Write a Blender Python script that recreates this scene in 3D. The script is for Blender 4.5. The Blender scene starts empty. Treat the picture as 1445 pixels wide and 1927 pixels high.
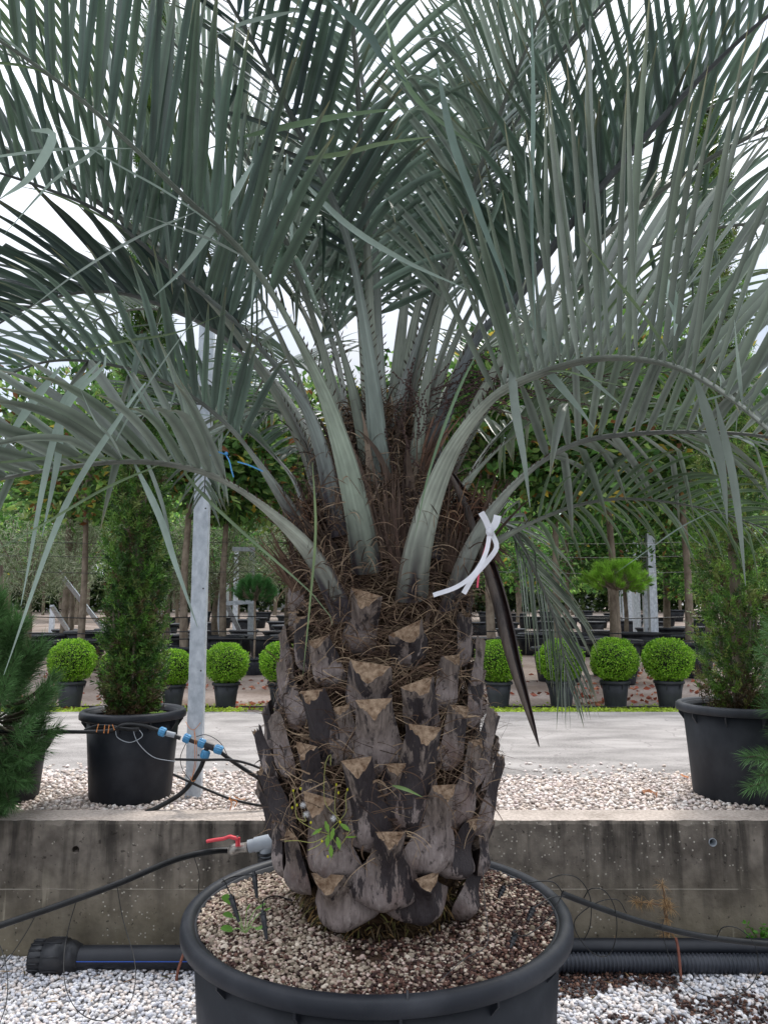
import bpy, bmesh, math, random
import numpy as np
from math import radians, sin, cos, pi
from mathutils import Vector, Matrix
random.seed(7)
R = np.random.default_rng(11)
S = bpy.context.scene
COL = S.collection

# ------------------------------------------------------------------ camera
EYE = np.array([0.0, 0.0, 1.6]); FPX = 1450.0; PX0, PY0 = 722.5, 963.5; PITCH = radians(7.0)
cd = bpy.data.cameras.new('camera'); cam = bpy.data.objects.new('camera', cd); COL.objects.link(cam)
cam.location = EYE; cam.rotation_euler = (pi / 2 + PITCH, 0, 0)
cd.sensor_fit = 'VERTICAL'; cd.sensor_height = 36.0; cd.lens = FPX / 1927 * 36.0
cd.clip_start = 0.05; cd.clip_end = 2000
cd.dof.use_dof = True; cd.dof.focus_distance = 2.35; cd.dof.aperture_fstop = 20.0
S.camera = cam
# ------------------------------------------------------------------ sky: bright broken overcast
SUN_EL, SUN_AZ = radians(58), radians(-35)
w = bpy.data.worlds.new("World"); S.world = w; w.use_nodes = True
nt = w.node_tree; nt.nodes.clear()
out = nt.nodes.new('ShaderNodeOutputWorld'); bg = nt.nodes.new('ShaderNodeBackground')
sky = nt.nodes.new('ShaderNodeTexSky'); sky.sky_type = 'NISHITA'; sky.sun_disc = False
sky.sun_elevation = SUN_EL; sky.sun_rotation = SUN_AZ; sky.altitude = 100; sky.dust_density = 2.0
tc = nt.nodes.new('ShaderNodeTexCoord'); mp = nt.nodes.new('ShaderNodeMapping'); mp.inputs['Scale'].default_value = (1, 1, 2.2)
nz = nt.nodes.new('ShaderNodeTexNoise'); nz.inputs['Scale'].default_value = 2.6; nz.inputs['Detail'].default_value = 6; nz.inputs['Roughness'].default_value = .55
cr = nt.nodes.new('ShaderNodeValToRGB'); cr.color_ramp.elements[0].position = .40; cr.color_ramp.elements[1].position = .60
cr.color_ramp.elements[0].color = (.5, .5, .5, 1); cr.color_ramp.elements[1].color = (.97, .97, .97, 1)
mx = nt.nodes.new('ShaderNodeMix'); mx.data_type = 'RGBA'
sp_ = nt.nodes.new('ShaderNodeSeparateXYZ'); nt.links.new(tc.outputs['Generated'], sp_.inputs[0])
zr = nt.nodes.new('ShaderNodeMapRange'); zr.inputs[1].default_value = .30; zr.inputs[2].default_value = 1.0; zr.inputs[3].default_value = 1.0; zr.inputs[4].default_value = 3.9; nt.links.new(sp_.outputs['Z'], zr.inputs[0])
vm = nt.nodes.new('ShaderNodeVectorMath'); vm.operation = 'SCALE'; vm.inputs[0].default_value = (4.6, 4.78, 5.15); nt.links.new(zr.outputs[0], vm.inputs['Scale'])   # overcast: the zenith is brighter than the horizon
nt.links.new(vm.outputs[0], mx.inputs['B'])
nt.links.new(tc.outputs['Generated'], mp.inputs['Vector']); nt.links.new(mp.outputs[0], nz.inputs['Vector'])
nt.links.new(nz.outputs['Fac'], cr.inputs['Fac']); nt.links.new(cr.outputs['Color'], mx.inputs['Factor'])
nt.links.new(sky.outputs[0], mx.inputs['A']); nt.links.new(mx.outputs['Result'], bg.inputs['Color'])
bg.inputs['Strength'].default_value = 0.10
nt.links.new(bg.outputs[0], out.inputs['Surface'])
# ------------------------------------------------------------------ sun, veiled by cloud
sd = bpy.data.lights.new('sun', 'SUN'); sd.energy = 1.5; sd.angle = radians(10); sd.color = (1, .96, .9)
sun = bpy.data.objects.new('sun', sd); COL.objects.link(sun)
sun.rotation_euler = (pi / 2 - SUN_EL, 0, radians(150))
S.view_settings.view_transform = 'Standard'; S.view_settings.look = 'None'
S.view_settings.exposure = 0.9; S.view_settings.gamma = 1.0
S.render.engine = 'CYCLES'
S.cycles.max_bounces = 8; S.cycles.transparent_max_bounces = 8

# ------------------------------------------------------------------ geometry helpers
_c, _s = cos(PITCH), sin(PITCH)
def ray(x, y):
    a = (x - PX0) / FPX; b = -(y - PY0) / FPX
    return np.array([a, _c - b * _s, _s + b * _c])
def at(x, y, Y):
    """point seen in direction (x,y) of the picture at distance Y in front"""
    r = ray(x, y); return EYE + r * (Y / r[1])
def G(Y):
    """height of the upper terrace ground"""
    if Y < 6: return ZU
    return ZU + min(.016 * (Y - 6), .75)
WALL_Y = 3.77; WALL_T = .2; ZW = .60; ZU = .57
def atG(x, y, dz=0.0):
    r = ray(x, y); lo, hi = 3.7, 90.0
    f = lambda Y: EYE[2] + r[2] * Y / r[1] - G(Y) - dz
    for Y in np.arange(3.7, 90, .05):
        if f(Y) <= 0: break
    return EYE + r * (Y / r[1])
def lin(*c):
    return tuple(((v / 255) / 12.92 if v / 255 < .04045 else ((v / 255 + .055) / 1.055) ** 2.4) for v in c)
def nrm(v, ax=-1):
    v = np.asarray(v, float); return v / np.maximum(np.linalg.norm(v, axis=ax, keepdims=True), 1e-9)

def link(name, me, mats, parent=None, loc=None):
    o = bpy.data.objects.new(name, me); COL.objects.link(o)
    for m in (mats if isinstance(mats, (list, tuple)) else [mats]): me.materials.append(m)
    if parent is not None: o.parent = parent
    if loc is not None: o.location = loc
    return o
class MB:
    def __init__(s): s.V = []; s.F = {3: [], 4: []}; s.M = {3: [], 4: []}; s.C = []; s.n = 0
    def add(s, V, F, col=(1, 1, 1), mi=0):
        V = np.asarray(V, float).reshape(-1, 3); F = np.asarray(F, int)
        s.V.append(V)
        c = np.asarray(col, float)
        if c.ndim == 1: c = np.tile(c, (len(V), 1))
        s.C.append(c.reshape(-1, 3))
        k = F.shape[1]; s.F[k].append(F + s.n); s.M[k].append(np.full(len(F), mi) if np.isscalar(mi) else np.asarray(mi)); s.n += len(V)
    def mesh(s, name, smooth=True):
        me = bpy.data.meshes.new(name); V = np.concatenate(s.V); me.vertices.add(len(V)); me.vertices.foreach_set('co', V.ravel().astype(np.float32))
        lt = []; ls = []; mi = []; st = 0
        for k in (3, 4):
            if s.F[k]:
                F = np.concatenate(s.F[k]); lt.append(F.ravel()); ls.append(st + np.arange(len(F)) * k); mi.append(np.concatenate(s.M[k])); st += F.size
        lt = np.concatenate(lt); ls = np.concatenate(ls); mi = np.concatenate(mi)
        me.loops.add(len(lt)); me.loops.foreach_set('vertex_index', lt.astype(np.int32))
        me.polygons.add(len(ls)); me.polygons.foreach_set('loop_start', ls.astype(np.int32))
        me.polygons.foreach_set('material_index', mi.astype(np.int32))
        me.update(calc_edges=True)
        me.polygons.foreach_set('use_smooth', np.full(len(ls), smooth))
        a = me.color_attributes.new('col', 'FLOAT_COLOR', 'POINT')
        C = np.concatenate(s.C); a.data.foreach_set('color', np.hstack([C, np.ones((len(C), 1))]).ravel().astype(np.float32))
        me.validate(); me.update()
        return me
    def obj(s, name, mats, parent=None, smooth=True, loc=None):
        return link(name, s.mesh(name, smooth), mats, parent, loc)

def tag(o, label=None, cat=None, group=None, kind=None):
    if label: o['label'] = label
    if cat: o['category'] = cat
    if group: o['group'] = group
    if kind: o['kind'] = kind
    return o
def thing(name, label, cat, loc=(0, 0, 0), group=None, rz=0):
    o = bpy.data.objects.new(name, None); COL.objects.link(o); o.location = loc; o.rotation_euler = (0, 0, rz); o.empty_display_size = .1
    return tag(o, label, cat, group)
def dup(root, loc, rz=0, label=None, group=None, scale=None):
    r = root.copy(); COL.objects.link(r); r.location = loc; r.rotation_euler = (0, 0, rz)
    if scale is not None: r.scale = scale if hasattr(scale, '__len__') else (scale,) * 3
    if label: r['label'] = label
    if group: r['group'] = group
    for ch in [o for o in bpy.data.objects if o.parent == root]:
        c = ch.copy(); COL.objects.link(c); c.parent = r
        for g in [o for o in bpy.data.objects if o.parent == ch]:
            d = g.copy(); COL.objects.link(d); d.parent = c
    return r
def spline(P, n=40):
    P = np.asarray(P, float); m = len(P)
    Q = np.vstack([2 * P[0] - P[1], P, 2 * P[-1] - P[-2]])
    d = np.concatenate([[0], np.cumsum(np.linalg.norm(np.diff(P[:, :3], axis=0), axis=1))]); T = np.linspace(0, d[-1], n)
    res = []
    for t in T:
        i = min(max(np.searchsorted(d, t) - 1, 0), m - 2); u = (t - d[i]) / max(d[i + 1] - d[i], 1e-9)
        a, b, c_, e = Q[i], Q[i + 1], Q[i + 2], Q[i + 3]
        res.append(.5 * (2 * b + (c_ - a) * u + (2 * a - 5 * b + 4 * c_ - e) * u * u + (3 * b - a - 3 * c_ + e) * u ** 3))
    return np.array(res)
def frames(P, up=(0, 0, 1)):
    P = np.asarray(P, float); T = nrm(np.gradient(P, axis=0))
    N = np.empty_like(P); n = np.asarray(up, float)
    if abs(np.dot(nrm(n), T[0])) > .95: n = np.array([.3, 1, .1])
    for i in range(len(P)):
        n = n - np.dot(n, T[i]) * T[i]; n = nrm(n); N[i] = n
    return T, N, np.cross(T, N)
def tube(mb, P, r, n=8, col=(1, 1, 1), caps=True, mi=0, up=(0, 0, 1)):
    P = np.asarray(P, float); T, N, B = frames(P, up); r = np.broadcast_to(r, len(P)) if np.ndim(r) < 2 else r
    a = np.linspace(0, 2 * pi, n, endpoint=False)
    V = P[:, None] + r[:, None, None] * (np.cos(a)[None, :, None] * N[:, None] + np.sin(a)[None, :, None] * B[:, None])
    i, j = np.meshgrid(np.arange(len(P) - 1), np.arange(n), indexing='ij'); j2 = (j + 1) % n
    F = np.stack([i * n + j, i * n + j2, (i + 1) * n + j2, (i + 1) * n + j], -1).reshape(-1, 4)
    mb.add(V, F, col, mi)
    if caps:
        for e, c0 in ((0, P[0]), (len(P) - 1, P[-1])):
            ring = V[e]; vv = np.vstack([ring, c0[None]]); k = np.arange(n); kk = (k + 1) % n
            mb.add(vv, np.stack([k, kk, np.full(n, n)], -1), col if np.ndim(col) == 1 else np.asarray(col)[0], mi)
def lathe(mb, prof, n=48, c=(0, 0, 0), col=(1, 1, 1), mi=0):
    prof = np.asarray(prof, float); a = np.linspace(0, 2 * pi, n, endpoint=False)
    V = np.stack([c[0] + prof[:, 0:1] * np.cos(a), c[1] + prof[:, 0:1] * np.sin(a), c[2] + np.repeat(prof[:, 1:2], n, 1)], -1)
    i, j = np.meshgrid(np.arange(len(prof) - 1), np.arange(n), indexing='ij'); j2 = (j + 1) % n
    mb.add(V.reshape(-1, 3), np.stack([i * n + j, i * n + j2, (i + 1) * n + j2, (i + 1) * n + j], -1).reshape(-1, 4), col, mi)
BOXF = np.array([[0, 3, 2, 1], [4, 5, 6, 7], [0, 1, 5, 4], [1, 2, 6, 5], [2, 3, 7, 6], [3, 0, 4, 7]])
def box(mb, c, size, ax=None, col=(1, 1, 1), mi=0):
    h = np.array(size) / 2; s8 = np.array([[-1, -1, -1], [1, -1, -1], [1, 1, -1], [-1, 1, -1], [-1, -1, 1], [1, -1, 1], [1, 1, 1], [-1, 1, 1]]) * h
    if ax is not None: s8 = s8 @ np.asarray(ax)
    mb.add(s8 + np.array(c), BOXF, col, mi)
def beam(mb, a, b, w_, t_, col=(1, 1, 1), mi=0):
    a = np.array(a, float); b = np.array(b, float); T = nrm(b - a); u = np.array([0, 1, 0.]); u = nrm(u - np.dot(u, T) * T); v = np.cross(u, T)
    box(mb, (a + b) / 2, (w_, t_, np.linalg.norm(b - a)), np.array([v, u, T]), col, mi)
def icos(sub=0):
    t = (1 + 5 ** .5) / 2
    V = nrm([[-1, t, 0], [1, t, 0], [-1, -t, 0], [1, -t, 0], [0, -1, t], [0, 1, t], [0, -1, -t], [0, 1, -t], [t, 0, -1], [t, 0, 1], [-t, 0, -1], [-t, 0, 1]])
    F = [[0, 11, 5], [0, 5, 1], [0, 1, 7], [0, 7, 10], [0, 10, 11], [1, 5, 9], [5, 11, 4], [11, 10, 2], [10, 7, 6], [7, 1, 8], [3, 9, 4], [3, 4, 2], [3, 2, 6], [3, 6, 8], [3, 8, 9], [4, 9, 5], [2, 4, 11], [6, 2, 10], [8, 6, 7], [9, 8, 1]]
    V = [tuple(v) for v in V]
    for _ in range(sub):
        cache = {}; F2 = []
        def mid(a, b):
            k = (min(a, b), max(a, b))
            if k not in cache: cache[k] = len(V); V.append(tuple(nrm((np.array(V[a]) + V[b]) / 2)))
            return cache[k]
        for a, b, c_ in F:
            x, y, z = mid(a, b), mid(b, c_), mid(c_, a); F2 += [[a, x, z], [b, y, x], [c_, z, y], [x, y, z]]
        F = F2
    return np.array(V), np.array(F)
def randrot(n, r=R):
    q = nrm(r.normal(size=(n, 4))); w_, x, y, z = q.T
    return np.stack([1 - 2 * (y * y + z * z), 2 * (x * y - w_ * z), 2 * (x * z + w_ * y), 2 * (x * y + w_ * z), 1 - 2 * (x * x + z * z), 2 * (y * z - w_ * x), 2 * (x * z - w_ * y), 2 * (y * z + w_ * x), 1 - 2 * (x * x + y * y)], -1).reshape(n, 3, 3)
def stones(mb, P, size, cols, sub=0, r=R, flat=.72):
    """rough little rocks, each with its own size, turn and colour"""
    P = np.asarray(P, float); n = len(P); V, F = icos(sub)
    var = np.array([V * (1 + .16 * (np.sin(V @ r.normal(size=3) * 2.2 + r.uniform(0, 6)) + r.normal(size=len(V)) * (.9 if sub == 0 else .45)))[:, None] for _ in range(24)])
    B = var[r.integers(0, 24, n)] * (r.uniform(.6, 1.15, (n, 1, 3)))
    size = np.broadcast_to(size, n)
    B = np.einsum('nij,nkj->nki', randrot(n, r), B) * size[:, None, None]; B[:, :, 2] *= flat
    FF = (F[None] + (np.arange(n) * len(V))[:, None, None]).reshape(-1, 3)
    mb.add((B + P[:, None]).reshape(-1, 3), FF, np.repeat(cols, len(V), 0))
def leaves(mb, P, D, L, W, col, r=R, fold=.25, curl=0.0):
    """folded leaves (4 triangles): base, two sides, tip"""
    n = len(P); D = nrm(D); A = nrm(np.cross(D, r.normal(size=(n, 3)))); N = np.cross(D, A)
    L = np.broadcast_to(L, n)[:, None]; W = np.broadcast_to(W, n)[:, None]
    b = P; m = P + D * L * .5 - N * W * fold; t = P + D * L + N * L * curl
    l = P + D * L * .45 + A * W * .5 + N * W * fold * .3; rr = P + D * L * .45 - A * W * .5 + N * W * fold * .3
    V = np.stack([b, l, t, rr, m], 1).reshape(-1, 3); k = np.arange(n)[:, None, None] * 5
    F = (np.array([[0, 4, 1], [1, 4, 2], [2, 4, 3], [3, 4, 0]])[None] + k).reshape(-1, 3)
    mb.add(V, F, np.repeat(col, 5, 0) if np.ndim(col) == 2 else col)
def blades(mb, P, D, L, W, col, nseg=3, droop=0.0, side=None, r=R, fold=0.0, profile=None, kink=None, jitcol=None):
    """N ribbons of nseg segments bending under gravity; fold makes a V section"""
    n = len(P); D = nrm(D); L = np.broadcast_to(L, n).astype(float); W = np.broadcast_to(W, n).astype(float); droop = np.broadcast_to(droop, n).astype(float)
    if side is None: side = nrm(np.cross(D, r.normal(size=(n, 3))))
    side = nrm(side - np.sum(side * D, 1, keepdims=True) * D)
    pos = P.astype(float).copy(); d = D.copy(); rings = []; ts = np.linspace(0, 1, nseg + 1)
    if profile is None: profile = lambda t: np.minimum(1, .45 + 5 * t) * np.clip((1 - t) / .42, 0.02, 1) ** .8
    for i, t in enumerate(ts):
        if i:
            g = np.zeros_like(d); g[:, 2] = -1
            d = nrm(d + g * (droop / nseg * 1.6 * t)[:, None])
            if kink is not None:
                k = (kink[:, 0] > ts[i - 1]) & (kink[:, 0] <= t)
                if k.any():
                    kd = d[k].copy(); kd[:, 2] = -np.abs(kd[:, 2]) - kink[k, 1]; kd[:, :2] *= .7; kd += r.normal(size=kd.shape) * .18; d[k] = nrm(kd)
            pos = pos + d * (L / nseg)[:, None]
        sd_ = nrm(side - np.sum(side * d, 1, keepdims=True) * d); N = np.cross(sd_, d); w_ = (W * profile(t))[:, None] * .5
        if fold: rings.append(np.stack([pos + sd_ * w_ + N * w_ * fold, pos - N * w_ * fold * .4, pos - sd_ * w_ + N * w_ * fold], 1))
        else: rings.append(np.stack([pos + sd_ * w_, pos - sd_ * w_], 1))
    V = np.stack(rings, 1); m = V.shape[2]; k = nseg + 1
    V = V.reshape(n, k * m, 3); f = []
    for i in range(nseg):
        for j in range(m - 1): f.append([i * m + j, i * m + j + 1, (i + 1) * m + j + 1, (i + 1) * m + j])
    F = (np.array(f)[None] + (np.arange(n) * k * m)[:, None, None]).reshape(-1, 4)
    C = np.asarray(col, float)
    if C.ndim == 1: C = np.tile(C, (n, 1))
    if jitcol is not None: # brown tips, a dark fold line along the middle
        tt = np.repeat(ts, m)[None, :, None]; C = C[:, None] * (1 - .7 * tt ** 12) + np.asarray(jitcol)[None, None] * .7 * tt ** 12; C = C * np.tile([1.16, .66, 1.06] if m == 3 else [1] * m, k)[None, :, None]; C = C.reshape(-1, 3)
    else: C = np.repeat(C, k * m, 0)
    mb.add(V.reshape(-1, 3), F, C)

# ------------------------------------------------------------------ materials
def mat(name, c1=(.5, .5, .5), c2=None, scale=8, rough=.6, bump=0, bscale=40, attr=False, trans=0, metallic=0, stretch=(1, 1, 1), spec=.5, detail=6, lo=.35, hi=.65, tcol=None, coat=0):
    m = bpy.data.materials.new(name); m.use_nodes = True; n = m.node_tree; P = n.nodes['Principled BSDF']
    P.inputs['Roughness'].default_value = rough; P.inputs['Metallic'].default_value = metallic; P.inputs['Specular IOR Level'].default_value = spec
    P.inputs['Coat Weight'].default_value = coat
    tcn = n.nodes.new('ShaderNodeTexCoord'); mpn = n.nodes.new('ShaderNodeMapping'); mpn.inputs['Scale'].default_value = stretch
    n.links.new(tcn.outputs['Object'], mpn.inputs['Vector'])
    nz = n.nodes.new('ShaderNodeTexNoise'); nz.inputs['Scale'].default_value = scale; nz.inputs['Detail'].default_value = detail; nz.inputs['Roughness'].default_value = .6
    n.links.new(mpn.outputs[0], nz.inputs['Vector'])
    r_ = n.nodes.new('ShaderNodeMapRange'); r_.inputs['From Min'].default_value = lo; r_.inputs['From Max'].default_value = hi; n.links.new(nz.outputs['Fac'], r_.inputs['Value'])
    mx = n.nodes.new('ShaderNodeMix'); mx.data_type = 'RGBA'; mx.inputs['A'].default_value = (*c1, 1); mx.inputs['B'].default_value = (*(c2 or c1), 1)
    n.links.new(r_.outputs[0], mx.inputs['Factor']); res = mx.outputs['Result']
    if attr:
        at_ = n.nodes.new('ShaderNodeAttribute'); at_.attribute_name = 'col'
        mm = n.nodes.new('ShaderNodeMix'); mm.data_type = 'RGBA'; mm.blend_type = 'MULTIPLY'; mm.inputs['Factor'].default_value = 1
        n.links.new(at_.outputs['Color'], mm.inputs['A']); n.links.new(res, mm.inputs['B']); res = mm.outputs['Result']
    n.links.new(res, P.inputs['Base Color'])
    if bump:
        bz = n.nodes.new('ShaderNodeTexNoise'); bz.inputs['Scale'].default_value = bscale; bz.inputs['Detail'].default_value = 5; n.links.new(mpn.outputs[0], bz.inputs['Vector'])
        bp = n.nodes.new('ShaderNodeBump'); bp.inputs['Strength'].default_value = bump; bp.inputs['Distance'].default_value = .01; n.links.new(bz.outputs['Fac'], bp.inputs['Height']); n.links.new(bp.outputs[0], P.inputs['Normal'])
    if trans:
        tr = n.nodes.new('ShaderNodeBsdfTranslucent'); ms = n.nodes.new('ShaderNodeMixShader'); ms.inputs[0].default_value = trans
        n.links.new(res, tr.inputs['Color']) 
        o = n.nodes['Material Output']; n.links.new(P.outputs[0], ms.inputs[1]); n.links.new(tr.outputs[0], ms.inputs[2]); n.links.new(ms.outputs[0], o.inputs['Surface'])
    m['nodes_res'] = 0
    return m
def nodes(m): return m.node_tree, m.node_tree.nodes['Principled BSDF']
W1 = (1, 1, 1)
M = {}
M['palm'] = mat('palm_leaf', (.78, .78, .78), (1.15, 1.15, 1.15), 7, .33, attr=True, trans=.22, spec=.5)
M['petiole'] = mat('palm_petiole', (.7, .7, .7), (1.15, 1.15, 1.15), 9, .5, attr=True, bump=.35, bscale=60, stretch=(1, 1, .25), spec=.4)
M['fibre'] = mat('palm_fibre', (.8, .8, .8), (1.1, 1.1, 1.1), 30, .8, attr=True, spec=.2)
M['cut'] = mat('cut_wood', lin(160, 138, 115), lin(100, 78, 60), 55, .85, bump=.5, bscale=200, spec=.2)
M['spathe_in'] = mat('spathe_inside', lin(24, 12, 12), lin(44, 24, 20), 20, .5, bump=.3)
M['spathe'] = mat('woody_spathe', lin(38, 30, 27), lin(86, 74, 65), 7, .6, bump=.5, bscale=40, stretch=(3, 3, .4))
M['black'] = mat('black_plastic', (.009, .010, .012), (.02, .021, .025), 5, .42, bump=.05, bscale=30, spec=.45)
M['hose'] = mat('black_hose', (.005, .0055, .006), (.014, .015, .016), 14, .42, spec=.28)
M['pot'] = mat('pot_plastic', (.010, .012, .017), (.045, .048, .056), 5, .5, bump=.12, bscale=18, spec=.32, lo=.45, hi=.85, detail=9)
M['potold'] = mat('worn_pot_plastic', (.018, .021, .027), (.07, .075, .085), 3.2, .6, bump=.1, bscale=20, spec=.35, stretch=(1, 1, .6), lo=.4, hi=.8)
M['galv'] = mat('galvanised_steel', lin(168, 176, 184), lin(206, 212, 218), 26, .42, metallic=.35, stretch=(1, 1, .6), bump=.05, bscale=80)
M['bark'] = mat('bark', lin(92, 80, 68), lin(140, 128, 112), 14, .9, bump=.6, bscale=30, stretch=(1, 1, .5), attr=True)
M['leaf'] = mat('leaf', (.75, .75, .75), (1.2, 1.2, 1.2), 2.5, .45, attr=True, trans=.4, spec=.35)
M['needle'] = mat('needle', (.8, .8, .8), (1.15, 1.15, 1.15), 3, .5, attr=True, trans=.15, spec=.35)
M['stone'] = mat('stone', (.82, .82, .82), (1.08, 1.08, 1.08), 60, .75, attr=True, bump=.2, bscale=160, spec=.3)
M['soil'] = mat('soil', lin(52, 40, 32), lin(92, 74, 60), 30, .95, bump=.8, bscale=90, spec=.1)
M['blue'] = mat('blue_fitting', lin(62, 132, 178), lin(84, 152, 196), 10, .4)
M['bluet'] = mat('blue_twine', lin(70, 138, 190), None, 5, .6)
M['white'] = mat('white_ribbon', lin(225, 226, 232), lin(240, 240, 244), 8, .55, trans=.25)
M['pink'] = mat('pink_ribbon', lin(232, 92, 120), None, 5, .6, trans=.2)
M['orange'] = mat('orange_twine', lin(186, 112, 60), lin(214, 140, 80), 20, .7)
M['red'] = mat('red_handle', lin(196, 50, 62), lin(220, 70, 80), 20, .4)
M['brass'] = mat('nickelled_brass', lin(170, 166, 158), lin(120, 112, 104), 30, .35, metallic=.7)
M['pvc'] = mat('grey_pvc', lin(140, 146, 152), lin(160, 166, 172), 8, .45)
M['copper'] = mat('rust_rod', lin(96, 50, 38), lin(120, 70, 50), 20, .7)
M['hdpe'] = mat('black_pressure_pipe', (.010, .012, .017), (.022, .024, .03), 6, .45, spec=.35)
M['corr'] = mat('corrugated_conduit', (.022, .027, .038), (.04, .045, .058), 8, .42)
M['stripe'] = mat('blue_stripe', lin(40, 90, 190), None, 8, .4)
M['fluff'] = mat('seed_fluff', (.8, .8, .8), None, 8, .9, trans=.4)
M['wire'] = mat('wire', lin(70, 70, 72), None, 8, .5, metallic=.5)
M['building'] = mat('pale_cladding', lin(140, 143, 145), lin(160, 162, 162), 2, .6)

# ---- concrete of the retaining wall: stains, run-off streaks, pits and a form line
def concrete():
    m = bpy.data.materials.new('stained_concrete'); m.use_nodes = True; n, P = nodes(m); N = n.nodes.new; Lk = n.links.new
    t = N('ShaderNodeTexCoord'); sep = N('ShaderNodeSeparateXYZ'); Lk(t.outputs['Object'], sep.inputs[0])
    def noise(sc, st=(1, 1, 1), det=8, ro=.6):
        mp_ = N('ShaderNodeMapping'); mp_.inputs['Scale'].default_value = st; Lk(t.outputs['Object'], mp_.inputs[0]); z = N('ShaderNodeTexNoise'); z.inputs['Scale'].default_value = sc; z.inputs['Detail'].default_value = det; z.inputs['Roughness'].default_value = ro; Lk(mp_.outputs[0], z.inputs[0]); return z.outputs['Fac']
    def rng(v, a, b, c_=0, d=1):
        x = N('ShaderNodeMapRange'); x.inputs[1].default_value = a; x.inputs[2].default_value = b; x.inputs[3].default_value = c_; x.inputs[4].default_value = d; Lk(v, x.inputs[0]); return x.outputs[0]
    def mix(f, a, b, mode='MIX'):
        x = N('ShaderNodeMix'); x.data_type = 'RGBA'; x.blend_type = mode
        if isinstance(f, float): x.inputs['Factor'].default_value = f
        else: Lk(f, x.inputs['Factor'])
        for k, v in (('A', a), ('B', b)):
            if isinstance(v, tuple): x.inputs[k].default_value = (*v, 1)
            else: Lk(v, x.inputs[k])
        return x.outputs['Result']
    def math(op, a, b):
        x = N('ShaderNodeMath'); x.operation = op
        for k, v in ((0, a), (1, b)):
            if isinstance(v, (int, float)): x.inputs[k].default_value = v
            else: Lk(v, x.inputs[k])
        return x.outputs[0]
    c = mix(rng(noise(9), .35, .65), lin(90, 84, 77), lin(130, 122, 112))
    low = rng(sep.outputs['Z'], .42, .02); c = mix(math('MULTIPLY', low, .75), c, lin(124, 115, 94))
    streak = rng(noise(6, (2.2, 1, .22), 5), .46, .62); up = rng(sep.outputs['Z'], .05, .55)
    c = mix(math('MULTIPLY', math('MULTIPLY', streak, up), .85), c, lin(44, 41, 38))
    c = mix(math('MULTIPLY', rng(noise(3.1, (1, 1, 1), 4), .5, .66), .55), c, lin(54, 49, 44))
    run = rng(noise(10, (1.6, 1, .12), 3), .66, .72); c = mix(math('MULTIPLY', run, math('MULTIPLY', low, .6)), c, lin(190, 182, 160))
    c = mix(rng(noise(38, (1, 1, 1), 3), .64, .70, 0, .7), c, lin(38, 34, 30))
    v = N('ShaderNodeTexVoronoi'); v.inputs['Scale'].default_value = 42; Lk(t.outputs['Object'], v.inputs[0])
    c = mix(math('MULTIPLY', rng(v.outputs['Distance'], .2, .12), rng(noise(3.3), .5, .56)), c, lin(178, 172, 160))
    lz = math('ABSOLUTE', math('SUBTRACT', sep.outputs['Z'], .295), 0); ln = math('MULTIPLY', rng(lz, .0035, .0015), rng(noise(7, (1, 1, 8)), .42, .5))
    c = mix(math('MULTIPLY', ln, .55), c, lin(176, 168, 154))
    # the top face is cleaner, pinkish and dusty
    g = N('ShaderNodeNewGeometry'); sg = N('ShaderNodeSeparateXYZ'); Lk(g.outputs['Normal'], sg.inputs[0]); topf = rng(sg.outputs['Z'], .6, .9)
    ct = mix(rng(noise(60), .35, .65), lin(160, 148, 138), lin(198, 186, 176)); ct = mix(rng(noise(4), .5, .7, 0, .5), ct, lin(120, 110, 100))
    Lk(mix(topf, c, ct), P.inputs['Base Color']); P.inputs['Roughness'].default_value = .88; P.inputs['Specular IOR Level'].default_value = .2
    bp = N('ShaderNodeBump'); bp.inputs['Strength'].default_value = .6; bp.inputs['Distance'].default_value = .008
    Lk(math('ADD', noise(45), math('MULTIPLY', ln, .6)), bp.inputs['Height']); Lk(bp.outputs[0], P.inputs['Normal'])
    return m
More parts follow.
